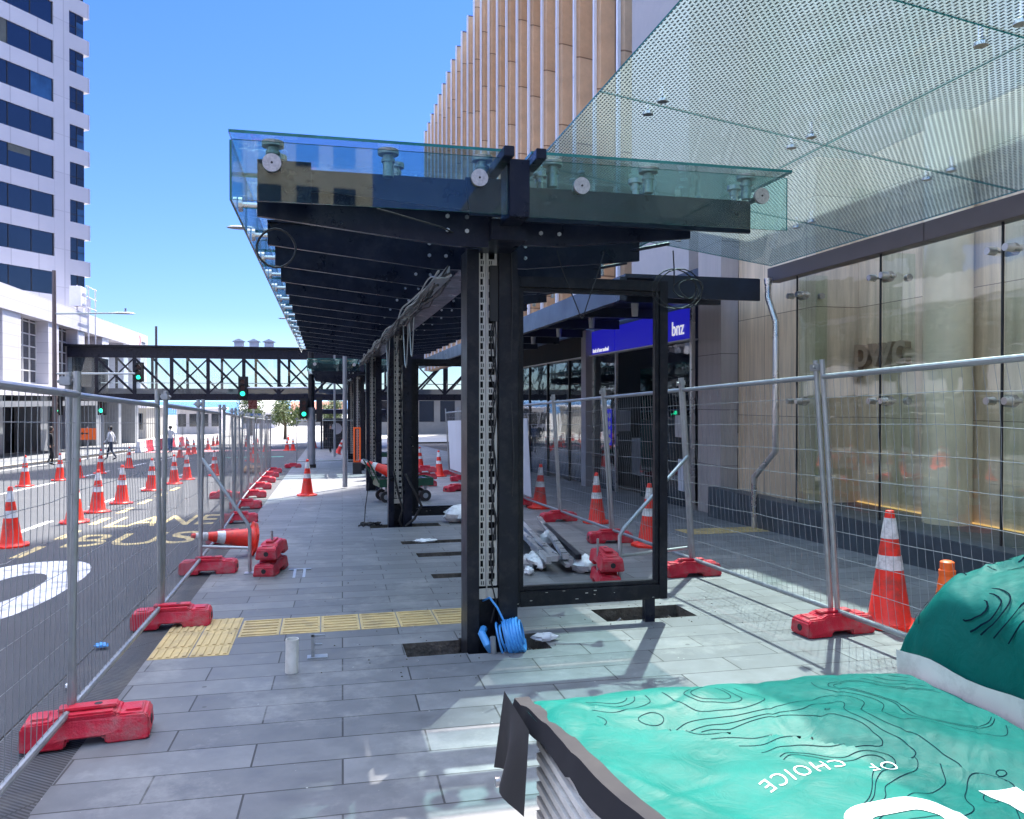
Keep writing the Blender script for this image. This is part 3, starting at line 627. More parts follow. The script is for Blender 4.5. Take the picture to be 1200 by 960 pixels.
while yy < 11.9:
    e = min(yy + 3.6, 11.95); mb.box(7.12, 7.34, yy + 0.004, e - 0.004, 3.70, 3.93); yy += 3.6
mb.build('edge_channel', 'brown_pole', cn, bevel=0.004)

# ================================================================== OFFICE ENTRANCE (stone wall behind glass)
of = thing('office_building', 'cream travertine office entrance behind tall clear glass panels, with raised stone letters', 'building', (8.0, 9, gz(9)))
MB().box(7.55, 8.6, 11.25, 13.66, -0.5, 5.6).build('stone_wall', 'travertine', of)
MB().box(8.32, 9.3, -6.0, 11.24, -0.6, 5.6).build('stone_wall', 'travertine', of)
MB().box(7.30, 9.2, -6.0, 11.24, -0.55, 0.13).build('interior_floor', 'plinth', of)
MB().box(6.92, 7.24, -6.0, 13.64, -0.6, 0.165).build('plinth', 'plinth', of, bevel=0.008)
MB().box(8.6, 20.0, -6.0, 15.2, 5.62, 12.6).build('upper_wall', 'upper_stone', of)
for k in range(11):
    y = -5.5 + k * 1.95
    MB().box(8.22, 8.58, y, y + 0.05, 5.6, 12.4).build('glazing_fin', 'green_glass', of)
MB().box(8.50, 8.53, -6, 15.1, 5.7, 12.3).build('upper_glazing', 'clear_glass', of)
jy = [11.2, 9.27, 7.3, 5.35, 3.4]
for k in range(4):
    a, b = jy[k+1] + 0.012, jy[k] - 0.012
    MB().box(7.2, 7.215, a, b, 0.15, 3.72).build('glass_panel', 'clear_glass', of)
for k, y in enumerate(jy):
    MB().box(7.185, 7.205, y - 0.011, y + 0.011, 0.15, 3.72).build('panel_joint', 'black', of)
    MB().box(7.24, 7.72, y - 0.012, y + 0.012, 0.14, 3.72).build('glass_fin', 'green_glass', of)
    for z in (3.40, 1.75):
        for dy in (-0.12, 0.12):
            mb = MB()
            mb.cyl((7.10, y + dy, z), (7.198, y + dy, z), 0.042, 0.05, n=14); mb.cyl((7.20, y + dy, z), (7.33, y + dy, z), 0.018, n=8)
            mb.bar((7.33, y + dy, z), (7.33, y, z), 0.035, 0.05)
            mb.build('spider_fitting', 'steel', of, smooth=True)
        MB().cyl((7.3, y - 0.06, z), (7.3, y + 0.06, z), 0.07, n=12).build('fitting_hub', 'disc', of, smooth=True)
        MB().cyl((7.62, y - 0.03, z), (7.62, y + 0.03, z), 0.05, n=12).build('fin_bolt', 'disc', of, smooth=True)
cc = MB(); cc.cyl((8.05, 9.05, 0.13), (8.05, 9.05, 5.5), 0.30, n=28); cc.build('reflection_column', 'reflection_gold', of, smooth=True)  # solid column built in place of a bright reflection in the glass
MB().box(8.27, 8.30, -2.0, 11.2, 0.14, 0.158).build('floor_light', 'led', of)
vs, fs = textgeo('pwc', 0.72, 0.05, 0.012)
mb = MB(); mb.add([(8.26 - 0.0 + v[2], 11.22 - v[0], 2.30 + v[1]) for v in vs], fs); mb.build('raised_letter', 'letter_stone', of)

# downpipe at the canopy end
dp = MB(); P = [(7.02,11.75,3.72),(7.02,11.75,3.42),(6.98,11.45,3.0),(6.98,11.45,0.95),(6.9,11.95,0.5),(6.9,11.95,gz(11.9))]
dp.tube(P, 0.05, 12); dp.cyl((7.02,11.75,3.74),(7.02,11.75,3.64), 0.065, n=12)
tag(dp.build('downpipe', 'steel', smooth=True), 'bent stainless downpipe running from the canopy channel down the stone wall', 'downpipe')

# ================================================================== BANK SHOPFRONT
bk = thing('bank_shopfront', 'dark glazed bank shopfront with a bright blue fascia sign', 'shopfront', (7.3, 18, gz(18)))
MB().box(7.2, 7.55, 13.68, 14.62, -0.7, 5.5).build('stone_pillar', brick_mat('pillar_stone', (0.40, 0.37, 0.36), (0.44, 0.41, 0.39), (0.1, 0.09, 0.09), 3.0, 1.05, 0.006, 0.6, coord='yz', off=0.0, grain=0.15, streak=True), bk, bevel=0.004)
MB().box(7.09, 7.17, 14.68, 14.76, -0.5, 4.0).build('corner_pole', 'steel', bk)
bd = [14.85, 16.7, 19.2, 21.0, 23.2, 25.6, 28.0, 31, 34, 37, 40]
for k in range(len(bd) - 1):
    a, b = bd[k] + 0.03, bd[k+1] - 0.03
    if k == 1:
        MB().box(7.9, 7.95, a, b, -0.6, 2.6).build('doorway', 'black', bk)
        MB().box(7.22, 7.25, a, a + 0.9, -0.48, 2.5).build('sliding_door', 'teal_glass', bk)
    else: MB().box(7.22, 7.24, a, b, -0.6 - (0.4 if k > 4 else 0), 2.96).build('shop_window', 'shop_glass', bk)
    MB().box(7.18, 7.25, b + 0.003, b + 0.057, -1.2, 2.98).build('mullion', 'alu' if k < 3 else 'charcoal', bk)
for k in range(3):
    a, b = bd[k] + 0.02, bd[k+1] - 0.02
    MB().box(7.16, 7.26, a, b, 3.0, 3.64).build('sign_panel', 'blue_sign', bk)
def wall_text(s, x, ystart, z, size, name, mname, par, ext=0.006):
    vs, fs = textgeo(s, size, ext, 0.004)
    return MB().add([(x - v[2], ystart - v[0], z + v[1]) for v in vs], fs).build(name, mname, par)
wall_text('bnz', 7.15, 15.75, 3.12, 0.42, 'sign_letter', 'sign_white', bk)
wall_text('bank of new zealand', 7.15, 20.85, 3.06, 0.15, 'sign_letter', 'sign_white', bk)
MB().box(7.0, 7.25, 21.02, 21.42, -1.0, 3.7).build('pillar', 'stone_grey', bk)
MB().box(7.1, 7.3, 14.8, 40, 2.97, 3.0).build('window_head', 'sky_light', bk)
MB().box(7.25, 7.3, 14.7, 40, 3.66, 4.4).build('transom', 'dark_soffit', bk)
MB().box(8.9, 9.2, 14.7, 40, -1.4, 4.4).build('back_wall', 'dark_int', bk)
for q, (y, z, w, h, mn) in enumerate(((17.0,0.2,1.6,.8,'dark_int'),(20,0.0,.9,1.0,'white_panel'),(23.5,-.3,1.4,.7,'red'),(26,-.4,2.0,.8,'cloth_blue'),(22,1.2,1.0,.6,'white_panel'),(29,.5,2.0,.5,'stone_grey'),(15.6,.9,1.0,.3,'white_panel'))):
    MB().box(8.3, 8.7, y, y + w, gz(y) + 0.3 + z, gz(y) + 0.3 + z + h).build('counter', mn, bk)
tag(MB().box(7.10, 7.13, 19.3, 19.6, 0.62, 1.55).build('notice_board', 'blue_sign'), 'narrow blue notice with four round symbols fixed by the bank doorway', 'notice')
nb = bpy.data.objects['notice_board']
for q in range(4):
    z = 0.75 + q * 0.21; MB().cyl((7.10, 19.38, z), (7.094, 19.38, z), 0.075, n=14).build('symbol', 'white_letter', nb); MB().box(7.094, 7.10, 19.5, 19.58, z - 0.05, z + 0.05).build('symbol', 'white_letter', nb)
tag(MB().box(7.14, 7.19, 15.2, 15.55, 1.0, 1.45).build('door_poster', 'white_letter'), 'small white poster stuck on the bank window near the stone pillar', 'poster')
tag(MB().box(7.14, 7.19, 15.15, 15.4, -0.1, 0.55).build('door_poster', 'hoarding'), 'pale grey information sheet below the small white poster', 'poster')

# dark verandah in front of the bank
vd = thing('verandah', 'dark navy verandah with glass skylights over the bank frontage', 'verandah', (6, 14, 3.6))
MB().box(5.2, 7.08, 12.1, 12.16, 3.42, 3.78).build('fascia', 'dark_soffit', vd)
MB().box(4.6, 4.72, 12.1, 40, 3.36, 3.74).build('edge_beam', 'dark_soffit', vd)
MB().box(4.72, 7.1, 12.17, 40, 3.74, 3.80).build('soffit', 'dark_soffit', vd)
for k in range(10):
    y = 13.5 + k * 2.6
    MB().box(4.72, 7.1, y, y + 0.14, 3.52, 3.73).build('rafter', 'dark_soffit', vd)
    MB().box(5.0, 5.5, y + 0.7, y + 1.7, 3.71, 3.735).build('light_panel', 'sky_light', vd)
    MB().cyl((5.9, y + 1.2, 3.4), (5.9, y + 1.2, 3.735), 0.06, 0.08, n=12).build('downlight', 'sky_light', vd, smooth=True)

# ================================================================== FINNED BUILDING
fb = thing('finned_building', 'tall sandstone building with a row of angled stone fins and white edges', 'building', (8, 38, gz(38)))
MB().box(8.1, 19.0, 22.0, 61.0, 4.42, 22.0).build('wall', 'tower_grey', fb); MB().box(8.1, 9.4, 18.42, 21.99, 4.42, 22.0).build('wall', 'tower_grey', fb)
MB().box(7.3, 8.9, 15.25, 18.4, 4.42, 13.0).build('corner_pier', brick_mat('pier_stone', (0.40, 0.38, 0.39), (0.45, 0.43, 0.43), (0.2, 0.19, 0.2), 9.0, 3.4, 0.02, 0.6, coord='yz', off=0.0, grain=0.08), fb)
rr = random.Random(11)
for k in range(23):
    y = 19.5 + k * 1.85
    f = MB().prism([(7.40, y), (7.52, y - 0.05), (8.12, y + 0.10), (8.12, y + 1.7), (7.58, y + 0.4), (7.40, y + 0.12)], 4.0, 21.9, lambda u, v, d: (u, v, d)).build('stone_fin', 'sandstone', fb)
    # shift each fin's courses by moving its mesh origin
    dzv = rr.uniform(0, 2.6); f.data.transform(Matrix.Translation((0, -y + 38, dzv))); f.location = (0, y - 38, -dzv)
    MB().box(7.32, 7.398, y - 0.075, y + 0.05, 3.98, 21.95).build('edge_strip', 'fin_edge', fb)
    MB().box(7.41, 8.1, y + 0.13, y + 0.2, 21.91, 22.05).build('coping', 'brown_pole', fb)
# ================================================================== LEFT SIDE: office tower, podium
TD = Vector((-0.583, -0.812, 0)).normalized(); TN = Vector((TD.y, -TD.x, 0))   # along facade towards camera; outward normal
if TN.dot(Vector((0, -1, 0))) < 0: TN = -TN
T0 = Vector((-19.5, 75, 0))
tw = thing('office_tower', 'white panelled office tower with dark ribbon windows', 'building', (-19.5, 75, 8))
rotT = math.atan2(-TD.y, -TD.x)
def tp(s, n, z): return T0 + TD * s + TN * n + Vector((0, 0, z))
def tbox(mb, s0, s1, n0, n1, z0, z1, mi=0):
    vs = [tp(s, n, z) for z in (z0, z1) for s, n in ((s0,n0),(s1,n0),(s1,n1),(s0,n1))]
    return mb.add(vs, [(0,3,2,1),(4,5,6,7),(0,1,5,4),(1,2,6,5),(2,3,7,6),(3,0,4,7)], mi)
tower_mat = brick_mat('tower_cladding', (0.53, 0.52, 0.57), (0.57, 0.56, 0.61), (0.42, 0.41, 0.46), 1.35, 3.13, 0.03, 0.45, off=0.0, coord='xz', grain=0.04, gscale=0.5, bump=0.05)
W_ = MB(); tbox(W_, 0.35, 22, -22, -0.35, 8, 66)
W_.build('core_wall', 'dark_int', tw)
W_ = MB(); tbox(W_, 1.82, 3.24, -0.6, 0.02, 8, 66); W_.build('pier', tower_mat, tw)
for k in range(-7, 12):
    z0 = 29.22 - 3.13 * -k if False else 29.22 + 3.13 * k
    sp = MB(); tbox(sp, 3.24, 22, -0.6, 0.0, z0 - 1.27, z0); sp.build('spandrel', tower_mat, tw)
    sp = MB(); tbox(sp, -0.12, 1.82, -0.6, 0.0, z0 - 1.27, z0); tbox(sp, -0.12, 0.5, -6, -0.6, z0 - 1.27, z0); sp.build('spandrel', tower_mat, tw)
    g_ = MB(); tbox(g_, 3.24, 22, -0.13, -0.10, z0, z0 + 1.86)
    for q in range(10): tbox(g_, 3.3 + q * 1.9, 3.36 + q * 1.9, -0.10, -0.07, z0, z0 + 1.86, 1)
    rq = random.Random(k + 40)
    for q in range(9):
        if rq.random() < .22: tbox(g_, 3.37 + q * 1.9, 5.19 + q * 1.9, -0.10, -0.09, z0 + (0 if rq.random() < .4 else rq.uniform(.7, 1.4)), z0 + 1.86, 2 if rq.random() < .75 else 3)
    g_.build('ribbon_window', ['ribbon_glass', 'black', 'pale_pane', 'blind'], tw)
    g_ = MB(); tbox(g_, 0.38, 1.82, -0.13, -0.10, z0, z0 + 1.86); tbox(g_, 1.06, 1.11, -0.10, -0.07, z0, z0 + 1.86, 1); (k * 7 % 5 < 3) and tbox(g_, 0.40, 1.05, -0.10, -0.092, z0, z0 + 1.2, 2); tbox(g_, 0.38, 1.82, -0.10, -0.075, z0 + 0.66, z0 + 0.70, 1)
    g_.build('window', ['ribbon_glass', 'black', 'pale_pane'], tw)

pd = thing('podium_building', 'low white building with deep parapet, tall gridded windows and a red crescent emblem', 'building', (-20, 70, gz(70)))
pw = brick_mat('podium_cladding', (0.53, 0.52, 0.57), (0.57, 0.56, 0.61), (0.44, 0.43, 0.48), 2.6, 0.7, 0.02, 0.45, off=0.0, coord='yz', grain=0.04, gscale=0.5, bump=0.05)
MB().box(-23, -18, 22, 90.6, 7.1, 8.55).build('parapet', pw, pd)
MB().box(-34, -23.01, 22, 66, -3, 8.0).build('wall', 'dark_int', pd)
for a, b in ((25,27.5),(31.5,34),(38,40.5),(44.8,47.4),(51.9,54.8),(59.8,62.0),(66.4,68.2),(73.3,75.4),(80.6,82.4),(87.6,90.5)):
    MB().box(-20.2, -18.1, a, b, 2.85, 7.1).build('column', pw, pd)
    MB().box(-20.2, -18.6, a, a + 1.4, -3, 2.1).build('column', 'lamp_grey', pd)
for a, b in ((27.5,31.5),(34,38),(40.5,44.8),(47.4,51.9),(54.8,59.8),(62.0,66.4)):
    w = MB().box(-19.0, -18.9, a, b, 2.85, 7.1)
    nn = 4
    for q in range(nn + 1): w.box(-18.9, -18.82, a + (b-a) * q / nn - .05, a + (b-a) * q / nn + .05, 2.85, 7.1, 1)
    for q in range(6): w.box(-18.9, -18.84, a, b, 2.9 + q * 0.8, 2.98 + q * 0.8, 1)
    w.build('window', ['ribbon_glass', 'white_letter'], pd)
MB().box(-23, -18.05, 22, 90.6, 2.1, 2.85).build('floor_band', pw, pd)
MB().box(-18.04, -15.4, 22, 62, 1.45, 1.75).build('awning', 'lamp_grey', pd)
MB().box(-20.6, -20.3, 22, 90.6, -3, 2.1).build('shopfront', 'ribbon_glass', pd)
rr = random.Random(4)
for q in range(16): 
    y = 24 + q * 4.1
    MB().box(-20.25, -20.2, y, y + rr.uniform(1, 2.8), gz(y) + 0.3, gz(y) + 2.4).build('shop_window', rr.choice(['dark_int', 'charcoal', 'stone_grey', 'shop_glass']), pd)
em = MB()
for k in range(12):
    a0, a1 = R(90 + k * 15), R(90 + (k + 1) * 15)
    P = lambda a, r0, x0: (-17.97, 86.7 - r0 * math.cos(a) * .9 + x0, 7.85 + r0 * math.sin(a))
    em.add([P(a0,.5,0), P(a1,.5,0), P(a1,.28,.05), P(a0,.28,.05)], [(0,1,2,3)])
em.build('emblem', 'cone', pd)
MB().box(-17.99, -17.96, 87.7, 89.3, 7.6, 7.75).build('emblem', 'charcoal', pd)
sc = MB()
for y in (67.4, 69.3): 
    sc.cyl((-18.4, y, 8.55), (-18.4, y, 10.6), 0.05, n=6); sc.cyl((-17.6, y, 5), (-17.6, y, 10.6), 0.05, n=6)
for z in (8.9, 9.7, 10.5): sc.cyl((-17.6, 66.8, z), (-17.6, 69.6, z), 0.04, n=6)
sc.box(-18.6, -17.8, 66.2, 67.6, 8.9, 10.4)
sc.build('roof_ladder', 'white_panel', pd)

# ================================================================== FOOTBRIDGE
BY = 66.0
br = thing('footbridge', 'dark steel truss footbridge crossing the whole street', 'footbridge', (-5, BY, 2))
x0, x1 = -18.7, 15.0; zb, zt = 1.80, 5.85
MB().box(x0, x1, BY, BY + 3.2, zb, zb + 0.42).build('deck', 'charcoal', br)
MB().box(x0, x1, BY - 0.06, BY - 0.003, zb + 0.05, zb + 0.50).build('edge_girder', 'navy', br)
MB().box(x0 - 0.2, x1, BY - 0.3, BY + 3.5, zt, zt + 0.14).build('roof', 'charcoal', br)
MB().box(x0, x1, BY - 0.06, BY + 0.05, zt - 0.82, zt - 0.005).build('roof_beam', 'navy', br)
MB().box(x0, x1, BY + 3.15, BY + 3.2, zt - 0.62, zt - 0.005).build('roof_beam', 'navy', br)
MB().box(x0, x1, BY + 0.06, BY + 0.075, zb + 0.45, zt - 0.83).build('glazing', 'bridge_glass', br)
nx = 12; st = (x1 - x0 - 2.0) / nx
for k in range(nx + 1):
    x = x0 + 2.0 + k * st
    MB().box(x - 0.13, x + 0.13, BY - 0.03, BY + 0.05, zb + 0.50, zt - 0.82).build('truss_post', 'navy', br)
    MB().box(x + 0.55, x + 0.75, BY + 3.15, BY + 3.2, zb + 0.42, zt - 0.62).build('truss_post', 'navy', br)
    if k < nx:
        s = 1 if k >= 6 else -1
        a, b = (x, x + st) if s > 0 else (x + st, x)
        MB().bar((a, BY + 0.02, zb + 0.50), (b, BY + 0.02, zt - 0.82), 0.06, 0.17).build('truss_diagonal', 'navy', br)
        MB().bar((a + 0.65, BY + 3.12, zb + 0.5), (b + 0.65, BY + 3.12, zt - 0.62), 0.06, 0.15).build('truss_diagonal', 'navy', br)
        if k % 3 != 1: MB().bar((b, BY - 0.02, zb + 0.50), (a, BY - 0.02, zt - 0.82), 0.05, 0.11).build('truss_diagonal', 'navy', br)
MB().box(x0, x1, BY + 0.3, BY + 0.36, zb + 1.30, zb + 1.37).build('handrail', 'steel', br)
MB().box(x0, x1, BY + 2.9, BY + 2.95, zb + 0.42, zb + 0.95).build('side_panel', 'stone_grey', br)
MB().box(x0 + 0.3, x0 + 2.1, BY + 0.08, BY + 3.0, zb + 0.42, zt - 0.82).build('end_lobby', 'dark_int', br)
for q in range(3):
    x = -6.6 + q * 1.15
    v = MB().box(x - 0.34, x + 0.34, BY + 0.9, BY + 1.6, zt + 0.14, zt + 0.62); v.prism([(x - 0.5, zt + 0.62), (x + 0.5, zt + 0.62), (x, zt + 0.86)], BY + 0.8, BY + 1.7, lambda u, w, d: (u, d, w)); v.build('roof_vent', 'hoarding', br)
MB().box(-19.3, -18.75, BY + 0.2, BY + 3.0, -2.2, zt + 0.1).build('support_tower', 'stone_grey', br)
MB().box(13.2, 14.2, BY + 0.4, BY + 2.8, -2.2, zb - 0.01).build('support_pier', 'charcoal', br)

# ================================================================== POLES AND SIGNALS
def head_parts(root, x, y, z, k=1.0):
    p = MB().box(x - 0.17*k, x + 0.17*k, y - 0.12, y + 0.14, z - 0.48*k, z + 0.48*k); p.box(x - 0.24*k, x + 0.24*k, y + 0.14, y + 0.16, z - 0.56*k, z + 0.56*k)
    h = p.build('signal_head', ['black'], root, bevel=0.02)
    for q, mm in ((0.30, 'red_off'), (0.0, 'red_off'), (-0.30, 'green_light')):
        MB().cyl((x, y - 0.135, z + q*k), (x, y - 0.122, z + q*k), 0.115*k, n=16).build('lens', mm, h)
        v = MB()
        for j in range(9):
            a0, a1 = R(-10 + j * 22.2), R(-10 + (j+1) * 22.2)
            v.add([(x + .13*k*math.cos(a), yy_, z + q*k + .13*k*math.sin(a)) for a in (a0, a1) for yy_ in (y - 0.30, y - 0.125)], [(0,1,3,2)])
        v.build('visor', 'black', h)
def lamp_pole(x, y, ht, arm, label, mname='brown_pole', group=None, arms2=None):
    z = gz(y); t = thing('lamp_pole', label, 'lamp pole', (x, y, z), group=group)
    MB().cyl((x, y, z), (x, y, z + ht), 0.13, 0.09, n=12).build('pole', mname, t, smooth=True)
    if arm:
        za = z + ht - 2.2
        MB().cyl((x, y, za), (x + arm, y - 0.2, za + 0.1), 0.05, 0.04, n=8).build('arm', 'galv', t)
        l = MB(); l.lathe([(0.0, -0.05), (0.16, -0.04), (0.2, 0.0), (0.14, 0.06), (0, 0.08)], 12); l.v = [(x + arm - 0.3 + v[0] * 3.0, y - 0.2 + v[1], za + 0.08 + v[2]) for v in l.v]; l.cyl((x + arm - 0.2, y - .2, za + .1), (x + arm - .2, y - .2, za + .34), 0.05, n=8)
        l.build('lamp_head', 'lamp_grey', t, smooth=True)
    return t
lp = lamp_pole(-13.4, 45.2, 9.7, 3.6, 'brown lamp pole with a long thin arm, standing before the white tower', group='street lamp poles')
za = 3.15
MB().cyl((-13.4, 45.2, za), (-9.55, 45.0, za + 0.02), 0.05, n=8).build('signal_arm', 'galv', lp)
head_parts(lp, -9.35, 44.9, 3.25, .9)
lamp_pole(-13.4, 70.7, 9.9, 5.0, 'brown lamp pole rising behind the footbridge', group='street lamp poles')
for (x, y, z, lb) in ((-2.3, 21.5, 6.15, 'flat oval street lamp head on a thin arm above the first shelter roof edge'), (-2.3, 45.0, 6.2, 'small distant street lamp arm seen just past the shelter roof edge')):
    t = thing('street_lamp', lb, 'street lamp', (2.0 if y > 30 else 1.3, y, gz(y)))
    xb = 0.55
    MB().cyl((xb, y + 1.0 if y < 30 else y, gz(y)), (xb, y + 1.0 if y < 30 else y, z - 0.1), 0.07, 0.05, n=10).build('pole', 'lamp_grey', t)
    MB().cyl((xb, y + 1.0 if y < 30 else y, z - 0.1), (x + 0.5, y, z + 0.02), 0.03, n=8).build('arm', 'lamp_grey', t)
    l = MB(); l.lathe([(0.0, -0.03), (0.12, -0.02), (0.14, 0.01), (0.1, 0.05), (0, 0.06)], 12); l.v = [(x + 0.25 + v[0] * 2.6, y + v[1], z + v[2]) for v in l.v]; l.cyl((x + .3, y, z), (x + .3, y, z + .14), .03, n=8)
    l.build('lamp_head', 'lamp_grey', t, smooth=True)
sp_ = thing('signal_pole', 'grey steel signal pole on the pavement, dark at the top, carrying two green traffic lights', 'signal pole', (-0.52, 33.7, gz(33.7)))
z0 = gz(33.7)
MB().cyl((-0.52, 33.7, z0 + 0.14), (-0.52, 33.7, z0 + 2.45), 0.165, n=14).build('pole', 'lamp_grey', sp_, smooth=True)
MB().cyl((-0.52, 33.7, z0), (-0.52, 33.7, z0 + 0.14), 0.19, n=14).build('base_collar', 'black', sp_, smooth=True)
MB().cyl((-0.52, 33.7, z0 + 2.45), (-0.52, 33.7, z0 + 6.2), 0.13, 0.11, n=14).build('upper_pole', 'charcoal', sp_, smooth=True)
MB().cyl((-0.52, 33.7, 2.28), (-3.0, 33.6, 2.26), 0.045, n=8).build('signal_arm', 'galv', sp_)
head_parts(sp_, -3.15, 33.5, 2.28, .8); head_parts(sp_, -0.80, 33.5, 1.45, .75)
MB().box(-0.32, -0.08, 33.5, 33.8, 0.9, 1.9).build('control_box', 'black', sp_)
for (x, y, lb) in ((-13.5, 46.0, 'kerbside traffic light showing green, partly behind the nearest thick fence post'), (-12.85, 52.0, 'kerbside traffic light showing green, right of the thick nearest fence post')):
    t = thing('traffic_light', lb, 'traffic light', (x, y, gz(y) + .11), group='kerbside traffic lights')
    MB().cyl((x, y, gz(y) + .11), (x, y, gz(y) + 2.5), 0.09, n=10).build('pole', 'lamp_grey', t)
    head_parts(t, x, y - 0.2, 1.60 if x < -13 else 1.5, 1.05)
t = thing('traffic_light', 'far traffic light with a blue arrow sign below it, near the distant tree', 'traffic light', (-7.4, 90, gz(90)), group=None)
MB().cyl((-7.4, 90, gz(90)), (-7.4, 90, 1.9), 0.1, n=8).build('pole', 'lamp_grey', t); MB().box(-7.9, -7.0, 89.8, 90.0, 0.9, 1.9).build('signal_head', 'red_off', t); MB().box(-8.2, -6.6, 89.8, 89.9, 0.15, 0.4).build('arrow_sign', 'cloth_blue', t)
t = thing('road_sign', 'small orange roadwork sign on a thin post at the far kerb', 'road sign', (-12.2, 46, gz(46)))
MB().cyl((-12.1, 46, gz(46)), (-12.1, 46, 0.4), 0.04, n=8).build('post', 'lamp_grey', t); MB().box(-12.55, -11.65, 45.93, 45.97, -0.28, 0.32).build('sign_board', 'orange', t); MB().bar((-12.3, 45.92, 0.05), (-12.0, 45.92, 0.05), .02, .05).build('symbol', 'black', t); MB().add([(-12.3,45.92,.13),(-12.42,45.92,.05),(-12.3,45.92,-.03)],[(0,1,2)]).build('symbol', 'black', t)

# ================================================================== FAR END
def far_building(name, x0, x1, y0, y1, h, mw, label, roof=None, bays=6, roofm='white_panel'):
    z = gz(y0); t = thing(name, label, 'building', ((x0+x1)/2, y0, z))
    MB().box(x0, x1, y0, y1, z, z + h).build('wall', mw, t)
    if roof == 'gable': MB().prism([(y0 - .5, z + h + .01), (y1 + .5, z + h + .01), ((y0+y1)/2, z + h + 2.2)], x0 - .4, x1 + .4, lambda u, v, d: (d, u, v)).build('roof', roofm, t)
    else: MB().box(x0 - .4, x1 + .4, y0 - 1.4, y1 + .4, z + h + 0.005, z + h + .28).build('roof', roofm, t)
    w = (x1 - x0) / bays
    for k in range(bays):
        a = x0 + k * w + w * .15; b = a + w * .7
        MB().box(a, b, y0 - .06, y0 - .01, z + h * .30, z + h * .82).build('window', 'ribbon_glass', t)
    return t
far_building('terminal_building', -44, -22.5, 112, 124, 4.0, 'concrete', 'low pale building with dark windows at the far left end of the street', bays=8)
far_building('kiosk_building', -21.5, -15.2, 128, 134, 3.6, 'white_panel', 'white flat-roofed kiosk beside the far road', bays=4)
far_building('shed', -14.4, -8.6, 150, 158, 3.0, 'white_panel', 'small white shed far off by the left distant tree', 'gable', 3, 'white_panel')
far_building('shed', -6.2, 3.5, 165, 174, 2.6, 'concrete', 'long low shed with a red roof between the two distant trees', 'gable', 5, 'roof_red')
far_building('wharf_building', 7.0, 26, 120, 134, 6.0, 'concrete', 'pale wharf building beyond the right end of the footbridge', bays=6)
ks = thing('kiosk', 'black pavement kiosk with a flat canopy and a round white mark on its side', 'kiosk', (1.5, 60, gz(60)))
zk = gz(60)
MB().box(-0.1, 3.6, 60, 62.5, zk, zk + 2.15).build('body', 'black', ks, bevel=0.03); MB().box(-0.7, 4.4, 58.6, 63, zk + 2.55, zk + 2.85).build('canopy', 'navy', ks)
for x in (-0.2, 3.7): MB().cyl((x, 59.2, zk), (x, 59.2, zk + 2.55), .07, n=8).build('canopy_post', 'navy', ks)
MB().cyl((0.85, 59.99, zk + 1.45), (0.85, 59.97, zk + 1.45), 0.42, n=20).build('white_mark', 'white_letter', ks)
# trees
def tree(x, y, ht, cr, label, seed, tall=1.0):
    z = gz(y); t = thing('tree', label, 'tree', (x, y, z), group='trees at the far end of the street')
    rr = random.Random(seed); tr = MB()
    tr.tube([(x, y, z), (x + .05, y, z + ht * .3), (x - .05, y, z + ht * .6), (x, y, z + ht * .85)], [.22, .17, .12, .05], 8)
    cl = []
    for k in range(11):
        a = rr.uniform(0, 6.28); h = z + ht * rr.uniform(.42, .92); r = cr * rr.uniform(.35, .85) * (1.1 - .5 * (h - z) / ht)
        p = (x + r * math.cos(a), y + r * math.sin(a), h); cl.append(p)
        tr.tube([(x, y, z + ht * rr.uniform(.28, .5)), ((x + p[0]) / 2, (y + p[1]) / 2, h - .3), p], [.08, .05, .02], 5)
    tr.build('trunk', 'bark', t)
    lf = MB()
    for c in cl + [(x, y, z + ht * .9), (x, y, z + ht * .6)]:
        R_ = cr * rr.uniform(.3, .52); mi = rr.choice((0, 1))
        for k in range(300):
            d = Vector((rr.gauss(0, 1), rr.gauss(0, 1), rr.gauss(0, 1))).normalized() * R_ * rr.uniform(.3, 1.05)
            p = Vector(c) + d; u = Vector((rr.gauss(0, 1), rr.gauss(0, 1), rr.gauss(0, 1))).normalized(); v = u.orthogonal().normalized(); s = rr.uniform(.07, .16)
            lf.add([p + u * s, p + v * s * .6, p - u * s, p - v * s * .6], [(0, 1, 2, 3)], mi if rr.random() < .75 else 1 - mi)
    lf.build('crown', ['leaf_dark', 'leaf_light'], t)
tree(-10.2, 120, 5.9, 2.6, 'rounded green tree seen under the middle of the footbridge', 5)
tree(-4.6, 100, 5.0, 2.4, 'loose green tree beside the grey signal pole', 9)
tree(1.2, 132, 5.0, 2.5, 'small tree glimpsed between the signal pole and the black kiosk', 12)

# unseen towers, added and sized to shape shade and sun patches on the street
def shade_tower(x0, x1, y0, y1, h, label):
    t = thing('shade_tower', label, 'building', ((x0+x1)/2, y0, gz(y0)))
    MB().box(x0, x1, y0, y1, -3, h).build('wall', 'tower_grey', t)
    for k in range(int(h // 3.8)):
        z = 4 + k * 3.8; MB().box(x0 - .05, x1 + .05, y0 - .05, y1 + .05, z, z + 2.0).build('window_band', 'ribbon_glass', t)
shade_tower(20, 26.44, 49.2, 55.64, 114, 'added unseen slim grey tower shading the near road, behind the office entrance canopy')
pl = [(16.2,79),(60,79),(60,135),(27.5,135)]
t = thing('shade_tower', 'added unseen wide grey tower shading the far road, behind the finned sandstone building', 'building', (40, 79, gz(79)))
MB().prism(pl, -3, 99, lambda u, v, d: (u, v, d)).build('wall', 'tower_grey', t)
for k in range(25):
    z = 4 + k * 3.8; MB().prism([(16.15,78.95),(60.05,78.95),(60.05,135.05),(27.45,135.05)], z, z + 2, lambda u, v, d: (u, v, d)).build('window_band', 'ribbon_glass', t)

